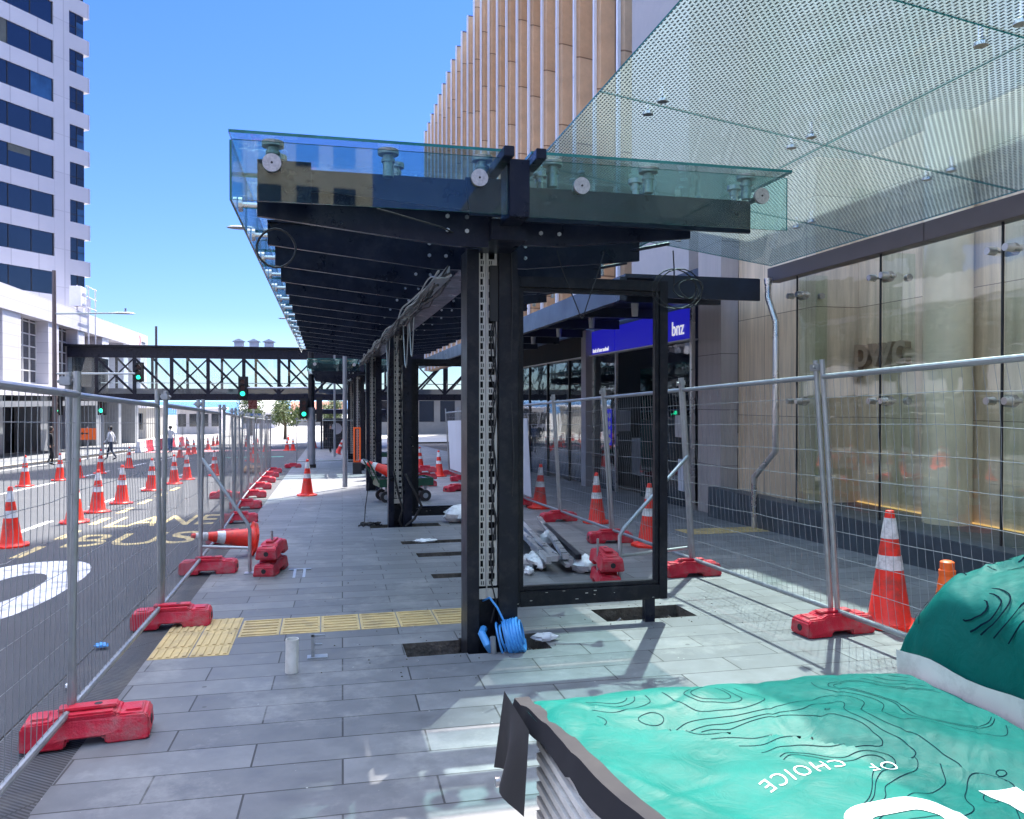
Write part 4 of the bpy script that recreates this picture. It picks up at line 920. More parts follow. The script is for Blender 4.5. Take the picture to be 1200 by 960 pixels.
# street fronts behind and beside the photographer (seen in reflections)
def street_front(x0, x1, y0, y1, h, mw, face, label):
    t = thing('street_building', label, 'building', ((x0+x1)/2, (y0+y1)/2, gz(y0)))
    MB().box(x0, x1, y0, y1, -2, h).build('wall', mw, t)
    for k in range(int(h // 4)):
        z = 1.2 + k * 4
        n = int(((y1 - y0) if face in 'ew' else (x1 - x0)) // 3)
        w = MB()
        for q in range(n):
            if face == 'e': w.box(x1, x1 + .05, y0 + .8 + q*3, y0 + 2.6 + q*3, z, z + 2.3)
            elif face == 'w': w.box(x0 - .05, x0, y0 + .8 + q*3, y0 + 2.6 + q*3, z, z + 2.3)
            else: w.box(x0 + .8 + q*3, x0 + 2.6 + q*3, y1, y1 + .05, z, z + 2.3)
        w.build('window_row', 'ribbon_glass', t)
street_front(-40, -19.2, -40, 20, 22, 'white_panel', 'e', 'stone fronted building opposite, behind the photographer')
street_front(-18, 4.0, -75, -58, 24, 'stone_warm', 'n', 'cream stone building closing the street behind the photographer')
street_front(8.5, 30, -70, -9, 14, 'stone_grey', 'w', 'grey building on the shop side behind the photographer')
# ================================================================== TEMPORARY FENCES
def make_panel(L, seed, label, group):
    t = thing('mesh_fence', label, 'fence panel', group=group); rr = random.Random(seed)
    f = MB(); r = 0.021
    f.cyl((0.03, 0, 0.03), (0.03, 0, 2.06), r, n=10); f.cyl((L-0.03, 0, 0.03), (L-0.03, 0, 2.06), r, n=10)
    f.cyl((0.03, 0, 1.93), (L-0.03, 0, 1.93), r, n=10); f.cyl((0.03, 0, 0.16), (L-0.03, 0, 0.16), r, n=10)
    f.build('frame', 'galv', t, local=True, smooth=True)
    w = MB(); wr = 0.0018; n = int(L / 0.082)
    bulge = [(rr.uniform(.2, L-.2), rr.uniform(.4, 1.7), rr.uniform(.1, .3), rr.uniform(-.035, .035)) for _ in range(7)]
    def off(x, z): return sum(a * math.exp(-((x-bx)**2 + (z-bz)**2) / (s*s)) for bx, bz, s, a in bulge)
    zs = [0.18, 0.37, 0.57, 0.77, 0.97, 1.17, 1.37, 1.57, 1.77]
    for i in range(1, n):
        x = L * i / n; pts = []
        for q in range(9):
            z = 0.16 + q * (1.93 - 0.16) / 8; o = off(x, z); pts.append((x + o * .5 + rr.uniform(-.002, .002), o, z))
        w.tube(pts, wr, 4, caps=False)
    for z in zs:
        pts = []
        for q in range(13):
            x = 0.03 + q * (L - .06) / 12; o = off(x, z); pts.append((x, o + .004, z + o * .7))
        w.tube(pts, wr * 1.15, 4, caps=False)
    w.build('wire_mesh', 'wire', t, local=True)
    c = MB(); c.box(-0.05, 0.08, -0.028, 0.028, 1.98, 2.03); c.cyl((0.0, -0.05, 2.005), (0.0, 0.05, 2.005), 0.012, n=6); c.build('clamp', 'galv', t, local=True, bevel=0.004)
    return t
def rot_panel(o, p0, p1, lean):
    # panel local X from p0 to p1 following the ground, leaning sideways
    d = Vector((p1[0]-p0[0], p1[1]-p0[1], gz(p1[1]) - gz(p0[1])))
    L = d.length; ax = d.normalized(); up = Vector((0, 0, 1)); up = (up - ax * up.dot(ax)).normalized()
    side = up.cross(ax)
    up2 = (up + side * lean).normalized(); side2 = up2.cross(ax)
    m = Matrix((ax, side2, up2)).transposed()
    o.rotation_euler = m.to_euler(); o.location = (p0[0], p0[1], gz(p0[1]))
PL = 2.6
fp = [make_panel(PL, s, None, None) for s in (1, 2, 3)]
used = [False] * 3
def place_panel(i, p0, p1, lean, label, group):
    k = i % 3
    o = fp[k] if not used[k] else dup(fp[k], (0, 0, 0)); used[k] = True
    tag(o, label, 'fence panel', group); rot_panel(o, p0, p1, lean); return o
# red plastic feet
def make_foot():
    t = thing('ballast_block', None, 'fence foot'); bm = MB()
    # side profile along local X (length .78), with a raised saddle, a slot under the middle
    L2 = 0.325
    prof = [(-L2+.02,0),(-.10,0),(-.09,.045),(.09,.045),(.10,0),(L2-.015,0),(L2,.015),(L2-.006,.125),(L2-.03,.148),(.16,.150),(.14,.172),(-.14,.172),(-.16,.150),(-L2+.03,.148),(-L2+.006,.125),(-L2,.015)]
    n = len(prof); half = [0.125, 0.108]
    vs = []
    for sgn in (-1, 1):
        for (u, v) in prof:
            taper = 0.125 - (0.012 if v > 0.09 else 0.0) - (0.012 if abs(u) > 0.34 else 0) - (0.014 if v > 0.14 else 0)
            vs.append((u, sgn * taper, v))
    fs = [(i, (i+1) % n, n + (i+1) % n, n + i) for i in range(n)] + [list(range(n)), list(range(n, 2*n))[::-1]]
    bm.add(vs, fs); bm.build('body', 'red', t, local=True, bevel=0.012, smooth=False)
    g_ = MB(); g_.box(-.15, .15, -.045, .045, .174, .192); g_.box(.19, .28, -.06, .06, .145, .158); g_.box(-.28, -.19, -.06, .06, .145, .158); g_.build('raised_grip', 'red', t, local=True, bevel=0.006)
    h = MB(); h.cyl((L2 + .001, 0, .07), (L2 - .008, 0, .07), .028, n=12); h.cyl((-L2 - .001, 0, .07), (-L2 + .008, 0, .07), .028, n=12); h.cyl((0.05, 0, .193), (0.05, 0, .189), .022, n=10); h.build('plug', 'black', t, local=True)
    return t
foot0 = make_foot(); foot_used = [False]
def foot(x, y, rz, label, group, z=0.0):
    if not foot_used[0]: o = foot0; foot_used[0] = True
    else: o = dup(foot0, (0, 0, 0))
    o.location = (x, y, gz(y) + z); o.rotation_euler = (math.atan(-SL) if abs(rz) < .8 else 0, 0, rz) if False else (0, 0, rz)
    tag(o, label, 'fence foot', group); return o
ljoint = [(-1.38, -0.25), (-1.38, 2.35), (-1.39, 4.95), (-1.40, 7.55), (-1.44, 10.13), (-1.50, 12.7), (-1.60, 15.25), (-1.72, 17.8), (-1.80, 20.4), (-1.84, 23.0), (-1.88, 25.6), (-1.92, 28.2), (-1.95, 30.8)]
for i in range(len(ljoint) - 1):
    place_panel(i, ljoint[i], ljoint[i+1], 0.015 * (-1) ** i, 'wire mesh fence panel along the kerb, %s from the camera' % ORD[i], 'kerbside temporary fence')
for i, (x, y) in enumerate(ljoint[2:]):
    foot(x + 0.10, y - 0.05, R(6 - 4 * (i % 3)), 'red plastic foot under the kerbside fence, %s from the camera' % ORD[i], 'red feet of the kerbside fence')
rjoint = [(4.14, -1.95), (4.14, 0.65), (4.15, 3.27), (4.15, 5.9), (4.13, 8.5), (4.12, 11.15), (4.12, 13.8), (4.1, 16.4), (4.1, 19.0), (4.1, 21.6), (4.1, 24.2), (4.1, 26.8)]
for i in range(len(rjoint) - 1):
    _p = place_panel(i + 1, rjoint[i], rjoint[i+1], 0.055, 'wire mesh fence panel along the shopfronts, %s from the camera' % ORD[i], 'shopfront temporary fence'); _p.scale = (1, 1, 1.10)
for i, (x, y) in enumerate(rjoint[3:]):
    foot(x - 0.05, y - 0.05, R(4 - 5 * (i % 3)), 'red plastic foot under the shopfront fence, %s from the camera' % ORD[i], 'red feet of the shopfront fence')
# cross fences at the far end
for i, (a, b) in enumerate((((-1.2, 36.0), (1.4, 36.4)), ((-1.9, 34.2), (-1.2, 36.0)))):
    if i == 0: place_panel(0, a, b, 0.0, 'wire mesh fence panel standing across the pavement behind the signal pole', 'cross fence')
foot(-1.25, 33.9, R(10), 'single red foot near the base of the grey signal pole', 'red feet of the kerbside fence')
foot(-2.35, 20.3, R(0), 'red foot lying on the road side of the kerbside fence beside the sunlit strip', 'red feet of the kerbside fence')
# stacks of two feet holding the braces
for (x, y, rz, nm) in ((-0.62, 9.95, R(78), 'in front of the kerbside fence brace'), (2.96, 8.2, R(80), 'seen through the empty poster frame')):
    foot(x, y, rz, 'lower red foot of the stacked pair ' + nm, 'stacked red feet'); foot(x + .01, y + .01, rz + R(3), 'upper red foot of the stacked pair ' + nm, 'stacked red feet', 0.196)
for (x, y, k, nm) in ((1.95, 35.8, 3, 'by the far green trolley'), (2.75, 22.5, 3, 'behind the second shelter post')):
    for q in range(k): foot(x, y, R(5 - 4*q), '%s red foot of the pile of three %s' % (('bottom', 'middle', 'top')[q], nm), 'stacked red feet', 0.196 * q)
foot(3.3, 20.6, R(35), 'loose red foot lying askew near the second shelter post', 'loose red feet'); foot(2.9, 24.8, R(-20), 'loose red foot lying beyond the pile of three', 'loose red feet')
foot(3.5, 17.6, R(15), 'loose red foot lying flat beside the white hoarding', 'loose red feet'); foot(3.2, 15.9, R(70), 'loose red foot lying end-on near the poles wrapped in plastic', 'loose red feet')
def brace(x, y, fx, fy, label):
    t = thing('fence_brace', label, 'fence brace', (x, y, gz(y)), group='fence braces'); z = gz(y)
    b = MB(); b.tube([(x, y, z + .02), (x, y, z + .52), (x + (fx-x)*.06, y + (fy-y)*.06, z + .60), (fx, fy, z + 1.35)], 0.021, 10); b.cyl((x, y, z + .30), (fx, fy, z + .30), .018, n=10)
    b.build('tube_frame', 'galv', t, smooth=True)
    s = 1 if fx > x else -1
    p = MB(); p.box(x - .35, x + .06, y - .06, y + .06, z + .002, z + .012) if s > 0 else p.box(x - .06, x + .35, y - .06, y + .06, z + .002, z + .012); p.cyl((x - s*.25, y, z), (x - s*.25, y, z + .5), .014, n=8); p.build('base_plate', 'galv', t)
brace(-0.86, 9.9, -1.42, 10.13, 'triangular galvanised brace propping the kerbside fence'); brace(3.12, 8.2, 4.06, 8.5, 'triangular galvanised brace propping the shopfront fence')
# hoarding sheets on the fence
hd = [(15.5, 18.0), (18.1, 20.7), (20.8, 23.4), (23.5, 26.1)]
for i, (a, b) in enumerate(hd):
    mb = MB(); n = 10; rr = random.Random(i)
    for q in range(n + 1):
        for z in (0.28, 1.0, 1.85):
            y = a + (b - a) * q / n; mb.v.append((4.03 - 0.05 * z + rr.uniform(-.012, .012), y, gz(y) + z)); 
    nv = len(mb.v); mb.v += [(v[0] + .012, v[1], v[2]) for v in mb.v]
    for q in range(n):
        for k in (0, 1):
            f_ = [q*3+k, (q+1)*3+k, (q+1)*3+k+1, q*3+k+1]; mb.f.append(f_); mb.m.append(0); mb.f.append([x + nv for x in f_][::-1]); mb.m.append(0)
    tag(mb.build('hoarding_sheet', 'hoarding', smooth=True), 'pale grey sheet hung on the shopfront fence, %s from the camera' % ORD[i], 'hoarding', 'pale sheets on the fence')

# ================================================================== CONES
def make_cone():
    t = thing('traffic_cone', None, 'traffic cone')
    f = lambda z: 0.150 - (0.150 - 0.030) * (z - 0.05) / 0.85
    b = MB(); b.lathe([(0.185, 0.035), (0.165, 0.05), (f(0.07), 0.075), (f(.46), .46), (f(.9), .895), (f(.9) - .01, .90), (0.018, .90), (0.016, .84)], 20); b.build('body', 'cone', t, local=True, smooth=True)
    for (a, c) in ((0.44, 0.55), (0.68, 0.84)):
        MB().lathe([(f(a) + .003, a), (f(c) + .003, c)], 20).build('reflective_collar', 'collar', t, local=True, smooth=True)
    p = MB(); n = 8; R0 = .255
    pts = [(R0 * math.cos(R(22.5 + 45*k)), R0 * math.sin(R(22.5 + 45*k))) for k in range(8)]
    p.prism(pts, 0.004, 0.036, lambda u, v, d: (u, v, d))
    for k in range(8):
        a = R(45 * k); p.box(.2*math.cos(a) - .03, .2*math.cos(a) + .03, .2*math.sin(a) - .03, .2*math.sin(a) + .03, 0.0, 0.02)
    p.build('base', 'cone', t, local=True, bevel=0.006)
    return t
cone0 = make_cone(); cu_ = [False]
def cone(x, y, label, group='orange cones on the road', rot=None, z=0.0, sc=1.0):
    if not cu_[0]: o = cone0; cu_[0] = True
    else: o = dup(cone0, (0,0,0))
    o.location = (x, y, gz(y) + z - (0.008 if x < -1.8 else 0)); o.rotation_euler = rot or (R(((x * 53 + y * 29) % 5) - 2.5), R(((x * 31 + y * 17) % 4) - 2), R((x * 37 + y * 11) % 90)); o.scale = (sc * (.98 + .05 * ((x * 7 + y * 3) % 1)),) * 2 + (sc * (.96 + .06 * ((x * 5 + y * 7) % 1)),)
    tag(o, label, 'traffic cone', group); return o
lane = [(-4.47,13.1),(-4.43,16.0),(-4.5,17.8),(-4.47,19.65),(-4.56,23.3),(-4.41,25.8),(-4.34,27.7)]
for i, (x, y) in enumerate(lane): cone(x, y, 'cone on the dashed yellow line of the near lane, %s from the camera' % ORD[i])
lane2 = [(-8.55,21.6),(-8.55,26.1),(-8.35,28.6),(-8.16,29.9),(-8.07,32.3),(-7.9,36.0),(-7.75,47.2),(-7.92,51.1),(-7.89,53.0),(-8.17,61.3),(-9.16,72.0),(-9.3,75.6)]
for i, (x, y) in enumerate(lane2): cone(x, y, 'cone on the white line in the middle of the road, %s from the camera' % ORD[i])
for (x, y, lb) in ((-3.74, 29.7, 'cone in the near lane, behind the fence brace post'), (-3.12, 39.3, 'cone in the near lane just past the kerbside fence bend'), (-3.55, 41.0, 'cone in the near lane behind the one past the fence bend'), (-4.2, 51.5, 'first cone of the far pair in the near lane'), (-3.8, 55.2, 'second cone of the far pair in the near lane'),
    (-2.5, 56.8, 'cone of the distant pair left of the signal pole, nearer the road'), (-2.1, 56.9, 'cone of the distant pair left of the signal pole, nearer the pole'), (-0.7, 62, 'small distant cone just right of the signal pole'), (-10.4, 66.5, 'distant cone on the white crossing line at the far lane'), (-6.2, 68.5, 'distant cone on the white crossing line at the road centre'), (-6.6, 84, 'cone alone on the sunlit concrete beyond the crossing'), (-3.9, 92, 'cone farthest away on the sunlit concrete')):
    cone(x, y, lb)
cone(-0.42, 20.4, 'cone standing alone on the sunlit strip of pavement', 'orange cones on the pavement')
cone(4.64, 13.3, 'dirty cone behind the shopfront fence, left one of the two seen inside the poster frame', 'orange cones on the pavement'); cone(4.46, 10.6, 'bright cone behind the shopfront fence, right one of the two seen inside the poster frame', 'orange cones on the pavement')
cone(4.3, 15.9, 'cone half hidden by the left upright of the poster frame', 'orange cones on the pavement', z=0)
cone(4.72, 5.95, 'tall clean cone behind the shopfront fence next to the teal covers', 'orange cones on the pavement', sc=1.12)
cone(3.72, 26.5, 'cone beside the pile of red feet beyond the second shelter post', 'orange cones on the pavement'); cone(3.55, 30.5, 'far cone seen between the shelter posts', 'orange cones on the pavement')
cone(-0.92, 11.3, 'cone knocked over on its side behind the kerbside fence brace', 'fallen cones', rot=(R(8), R(-82), R(12)), z=0.22, sc=.92)
cone(1.55, 18.6, 'cone lying across the green trolley', 'fallen cones', rot=(0, R(-70), R(-20)), z=0.62, sc=.95)
cone(0.75, 48, 'cone leaning by the black kiosk', 'fallen cones', rot=(R(0), R(20), 0), z=.06)
# the plain orange cone with one band
oc = thing('traffic_cone', 'plain bright orange cone with one white band, half hidden by the bulging teal cover', 'traffic cone', (4.50, 5.05, gz(5.05)), group='orange cones on the pavement')
o_ = MB(); o_.lathe([(.19,.03),(.135,.06),(.055,.60),(.058,.605),(.058,.64),(.05,.645),(.05,.70),(.035,.71),(0.0,.71)], 20); o_.build('body', 'orange', oc, local=True, smooth=True)
MB().lathe([(.105,.25),(.079,.42)], 20).build('reflective_collar', 'collar', oc, local=True, smooth=True); MB().box(-.2,.2,-.2,.2,0,.032).build('base', 'orange', oc, local=True, bevel=.01)

# ================================================================== SMALL THINGS
pv = MB(); z = gz(5.86); pv.cyl((-0.23, 5.86, z - .02), (-0.225, 5.865, z + .235), .045, n=20, caps=False); pv.cyl((-0.23, 5.86, z), (-0.225, 5.865, z + .235), .039, n=20, caps=False)
a = len(pv.v)
pv.lathe([(.039, .235), (.045, .235)], 20, o=(-0.225, 5.865, z)); pv.lathe([(.0, 0), (.039, 0)], 20, 1, o=(-0.23, 5.86, z + .12))
tag(pv.build('pipe_stub', ['pvc', 'black'], smooth=True), 'short white plastic pipe stub standing upright in the paving', 'pipe')
bk_ = MB(); z = gz(6.2); bk_.box(-0.10, -0.075, 6.18, 6.21, z - .02, z + .17); bk_.box(-0.10, 0.0, 6.18, 6.205, z + .155, z + .17); bk_.box(-.10, -.02, 6.185, 6.205, z + .09, z + .10); bk_.box(-0.13, 0.02, 6.15, 6.24, z + .001, z + .008)
tag(bk_.build('steel_bracket', 'galv', bevel=.002), 'small bent steel bracket beside the white pipe stub', 'bracket')
mg = MB(); z = gz(9.7)
for (a, b, c, d) in ((-.42,-.16,9.95,9.99),(-.36,-.33,9.35,9.95),(-.25,-.22,9.35,9.95),(-.36,-.22,9.32,9.36)): mg.box(a, b, c, d, z - .02, z + .006)
tag(mg.build('fixing_plate', 'galv'), 'flat metal fixing plate left in the paving past the tactile tiles', 'fixing plate')
# blue conduit coil
cb = thing('conduit_coil', 'coil of bright blue conduit at the foot of the nearest shelter post', 'conduit coil', (1.36, 6.0, gz(6)))
m_ = MB(); c0 = Vector((1.40, 6.02, gz(6) + .10)); ax = Vector((.80, -.25, .22)).normalized(); u = ax.orthogonal().normalized(); w = ax.cross(u)
pts = [c0 + ax * (-.09 + .19 * i / 130) + (u * math.cos(i * .36) + w * math.sin(i * .36)) * (.115 + .014 * math.sin(i * .9)) for i in range(131)]
m_.tube(pts, .0085, 6); m_.build('coil', 'blue_conduit', cb, smooth=True)
m_ = MB(); pts = [c0 + ax * (-.02 + .105 * i / 60) + (u * math.cos(i * .5) + w * math.sin(i * .5)) * .128 for i in range(61)]; m_.tube(pts, .012, 6); m_.build('coil', 'blue_conduit', cb, smooth=True)
m_ = MB(); m_.tube([(1.21, 6.18, .18), (1.25, 6.1, .22), (1.30, 6.05, .15), (1.36, 6.02, .02), (1.42, 6.0, -.08)], .009, 6); m_.tube([(1.20, 6.1, -.02), (1.17, 6.02, -.03), (1.2, 5.96, -.1), (1.24, 6.0, -.16)], .03, 8); m_.build('loose_end', 'blue_conduit', cb, smooth=True)
MB().cyl((1.24, 5.94, -.04), (1.25, 5.95, -.17), .022, n=8).build('pipe_end', 'galv', cb)
# bundle of poles in plastic
pb = thing('pole_bundle', 'bundle of aluminium poles with white plastic wrapping on the pavement', 'pole bundle', (2.7, 10.5, gz(10.5)))
rr = random.Random(8); m_ = MB()
for q in range(15):
    a = rr.uniform(0, 1); s = (2.15 + .85 * a, 8.95 + rr.uniform(-.2, .2) - .15 * a + .1); l = rr.uniform(2.6, 4.4); d = (.12 + rr.uniform(-.08, .08), 1)
    h = .04 + rr.choice((0, .075, .15)); e = (s[0] + d[0] * l, s[1] + l)
    m_.bar((s[0], s[1], gz(s[1]) + h), (e[0], e[1], gz(e[1]) + h), rr.uniform(.045, .08), rr.uniform(.04, .07), rr.choice((0, 0, 0, 1)))
m_.build('pole', ['alu', 'charcoal'], pb)
def blob(cx, cy, rx, ry, rz_, seed, mb=None):
    mb = mb or MB(); n1, n2 = 16, 9; b = len(mb.v)
    for i in range(n2 + 1):
        th = math.pi * i / n2
        for j in range(n1):
            ph = 2 * math.pi * j / n1; d = Vector((math.sin(th)*math.cos(ph), math.sin(th)*math.sin(ph), math.cos(th)))
            k = 1 + .42 * mnoise.noise(d * 2.6 + Vector((seed, 0, 0))) + .2 * mnoise.noise(d * 7 + Vector((0, seed, 0)))
            z = d.z * rz_ * k
            mb.v.append((cx + d.x*rx*k, cy + d.y*ry*k, gz(cy) + max(.006, rz_ * .8 + z)))
    for i in range(n2):
        for j in range(n1):
            j2 = (j+1) % n1; mb.f.append([b+i*n1+j, b+i*n1+j2, b+(i+1)*n1+j2, b+(i+1)*n1+j]); mb.m.append(0)
    return mb
for (x, y, a, b, c, s) in ((2.97, 9.0, .13, .20, .10, 1), (2.5, 9.45, .12, .34, .08, 2), (2.3, 8.95, .05, .08, .05, 3), (2.75, 10.2, .10, .15, .10, 4), (3.05, 10.9, .09, .12, .12, 5)):
    blob(x, y, a, b, c, s).build('plastic_wrapping', 'plastic_wrap', pb, smooth=True)
tag(blob(2.42, 14.1, .34, .26, .17, 11).build('plastic_sheet', 'plastic_wrap', smooth=True), 'crumpled white plastic sheet beside the second shelter post', 'plastic sheet')
tag(blob(1.45, 11.83, .17, .08, .03, 13).build('plastic_scrap', 'plastic_wrap', smooth=True), 'flat white scrap lying in the farthest narrow paving pit', 'plastic scrap')
tag(blob(1.72, 6.2, .10, .06, .035, 14).build('cloth_scrap', 'cloth_white', smooth=True), 'pale rag on the edge of the pit by the nearest post', 'rag')
tg = MB(); rr = random.Random(5)
for q in range(3): tg.tube([(0.72 + .32 * t + rr.uniform(-.03,.03), 13.86 + rr.uniform(-.05,.05), gz(13.86) + .02 + .05*abs(math.sin(5*t+q))) for t in [i/10 for i in range(-4, 8)]], .015, 6)
tg.tube([(.66, 13.9, gz(13.9)+.02), (.68, 13.95, gz(13.9)+.3), (.74, 13.95, gz(13.9)+.75)], .008, 5)
tg.tube([(1.15, 13.8, .55), (1.22, 13.78, .2), (1.3, 13.75, -.1), (1.24, 13.78, -.3), (1.3, 13.8, -.42)], .02, 6); tg.tube([(1.35, 13.8, .5), (1.5, 13.7, .2), (1.62, 13.75, -.05), (1.5, 13.8, -.28), (1.35, 13.8, -.4)], .024, 6)
tag(tg.build('cable_tangle', 'black', smooth=True), 'tangle of black cables hanging at the foot of the second shelter post', 'cable tangle')
# green trolleys
def trolley(x, y, rz, label):
    t = thing('trolley', label, 'trolley', (x, y, gz(y)), rz, group='green flatbed trolleys')
    d = MB(); d.box(-.6, .6, -.34, .34, .40, .50); d.box(-.62, .62, -.36, -.34, .36, .54); d.box(-.62, .62, .34, .36, .36, .54); d.box(-.62, -.60, -.34, .34, .36, .54); d.box(.60, .62, -.34, .34, .36, .54)
    d.build('deck', 'green_paint', t, local=True, bevel=.004)
    s = MB()
    for q in range(8): s.box(-.55 + q * .14, -.45 + q * .14, -.33, .33, .502, .515)
    s.build('deck_board', 'charcoal', t, local=True)
    h = MB(); h.tube([(-.61, -.3, .45), (-.8, -.3, .85), (-.86, -.3, .95), (-.86, .3, .95), (-.8, .3, .85), (-.61, .3, .45)], .018, 8); h.build('handle', 'green_paint', t, local=True, smooth=True)
    for (a, b) in ((-.45, -.27), (-.45, .27), (.45, -.27), (.45, .27)):
        wv = MB(); wv.cyl((a, b - .03, .13), (a, b + .03, .13), .13, n=18); wv.cyl((a, b - .035, .13), (a, b + .035, .13), .06, n=12, mi=1); wv.bar((a, b, .13), (a, b, .40), .05, .05, 1); wv.build('wheel', ['black', 'lamp_grey'], t, local=True)
trolley(1.75, 18.4, R(8), 'green flatbed trolley behind the second shelter post'); trolley(2.35, 34.8, R(5), 'far green trolley beside a pile of red feet')
bf = thing('barrier_frame', 'bright orange upright barrier frame between the shelter posts', 'barrier', (1.15, 29.0, gz(29)))
m_ = MB(); z = gz(29); m_.box(1.0, 1.06, 28.95, 29.05, z + .4, z + 1.65); m_.box(1.20, 1.26, 28.95, 29.05, z + .4, z + 1.65); m_.box(1.06, 1.20, 28.95, 29.05, z + 1.59, z + 1.65); m_.box(1.06, 1.20, 28.95, 29.05, z + .4, z + .46); m_.box(1.12, 1.145, 28.97, 29.03, z + .46, z + 1.59); m_.build('frame', 'orange', bf, bevel=.01); 
m_ = MB(); m_.box(.98, 1.28, 28.8, 29.2, z, z + .39); m_.build('base', 'black', bf)
tag(blob(-2.55, 30.5, .35, .3, .16, 21).build('sandbag', 'clay', smooth=True), 'brown sandbag slumped on the road behind the kerbside fence', 'sandbag')
tag(blob(-1.66, 5.9, .03, .06, .02, 31).build('litter', 'plastic_wrap', smooth=True), 'white scrap of litter caught under the kerbside fence', 'litter'); tag(blob(-1.72, 6.9, .05, .04, .02, 33).build('litter', 'blue_conduit', smooth=True), 'blue scrap of tape beside the kerbside fence', 'litter')
wb = thing('water_barrier', 'row of red and white low water barriers along the far left kerb', 'barrier', (-11.8, 60, gz(60)))
for q in range(9):
    y = 56 + q * 2.1; z = gz(y); MB().prism([(-11.95,0),(-11.55,0),(-11.65,.5),(-11.65,.75),(-11.85,.75),(-11.85,.5)], y, y + 2.0, lambda u, v, d: (u, d, z + v)).build('barrier_section', 'red' if q % 2 else 'white_panel', wb, bevel=.02)

# ================================================================== PEOPLE
def person(x, y, face, label, top, legs, phase=0.5, ht=1.72):
    J = {}; s = ht / 1.75; st = .26 * phase
    V = lambda a, b, c: Vector((a, b, c)) * s
    pts = [('pelvis', V(0,0,.95), .135), ('waist', V(0,.01,1.10), .125), ('chest', V(0,.02,1.32), .15), ('neckb', V(0,.02,1.47), .075), ('neck', V(0,.035,1.53), .052), ('chin', V(0,.06,1.58), .075), ('head', V(0,.05,1.66), .098), ('crown', V(0,.04,1.73), .07)]
    ed = [(0,1),(1,2),(2,3),(3,4),(4,5),(5,6),(6,7)]
    for sd in (-1, 1):
        sw = st * sd; b = len(pts)
        pts += [('hip', V(.095*sd,0,.90), .105), ('knee', V(.10*sd, .5*sw + .06, .50), .062), ('ankle', V(.10*sd, sw - (.05 if sw < 0 else 0), .10 + (.05 if sw < 0 else 0)), .042), ('toe', V(.115*sd, sw + .15, .035), .036)]
        ed += [(0, b), (b, b+1), (b+1, b+2), (b+2, b+3)]
        b = len(pts); aw = -st * sd * .8
        pts += [('shoulder', V(.185*sd,.02,1.42), .068), ('elbow', V(.24*sd, aw*.4 - .02, 1.13), .046), ('wrist', V(.235*sd, aw + .06, .90), .033), ('hand', V(.23*sd, aw + .09, .82), .030)]
        ed += [(2, b), (b, b+1), (b+1, b+2), (b+2, b+3)]
    me = bpy.data.meshes.new('body'); me.from_pydata([p[1] for p in pts], ed, [])
    o = bpy.data.objects.new('tmp', me); C.objects.link(o)
    md = o.modifiers.new('s', 'SKIN'); 
    sv = me.skin_vertices[0].data if me.skin_vertices else None
    if sv is None:
        me.attributes; bm = bmesh.new(); bm.from_mesh(me); bm.verts.layers.skin.verify(); bm.to_mesh(me); bm.free(); sv = me.skin_vertices[0].data
    for i, p in enumerate(pts): sv[i].radius = (p[2]*s, p[2]*s); 
    sv[0].use_root = True
    o.modifiers.new('b', 'SUBSURF').levels = 2
    dg = bpy.context.evaluated_depsgraph_get(); me2 = bpy.data.meshes.new_from_object(o.evaluated_get(dg)); bpy.data.objects.remove(o)
    t = thing('person', label, 'person', (x, y, gz(y) + (.1 if x < -13.2 else 0)), face, group=None)
    for m in (top, legs, 'skin', 'black'): me2.materials.append(M[m])
    for p in me2.polygons:
        c = p.center / s; mi = 0
        if c.z < .97 and abs(c.x) < .19: mi = 1
        if c.z < .09: mi = 3
        if c.z > 1.50: mi = 2
        if abs(c.x) > .19 and c.z < .93: mi = 2
        p.material_index = mi; p.use_smooth = True
    b_ = bpy.data.objects.new('body', me2); C.objects.link(b_); b_.parent = t
    h = MB(); h.lathe([(.0, 1.785), (.06, 1.775), (.098, 1.73), (.108, 1.67), (.098, 1.62), (.08, 1.58)], 14, o=(0, .02, 0)); h.v = [(a*s, b*s, c*s) for a, b, c in h.v]; h.build('hair', 'hair', t, local=True, smooth=True)
person(0.36, 52, R(200), 'person in black clothes walking towards the kiosk', 'cloth_black', 'cloth_black', .8)
person(2.35, 46, R(10), 'person in a blue top and dark trousers, partly behind the second shelter', 'cloth_blue', 'cloth_navy', .9)
person(-11.9, 39.5, R(-80), 'person in black standing at the far kerb under the orange sign', 'cloth_black', 'cloth_black', .25)
person(-10.6, 44.5, R(80), 'person in a white top and dark trousers crossing the road', 'cloth_white', 'cloth_navy', 1.0)
person(-9.6, 55, R(30), 'person in a pale top farther back on the road beside the pink cycle lane', 'cloth_white', 'cloth_blue', .5)

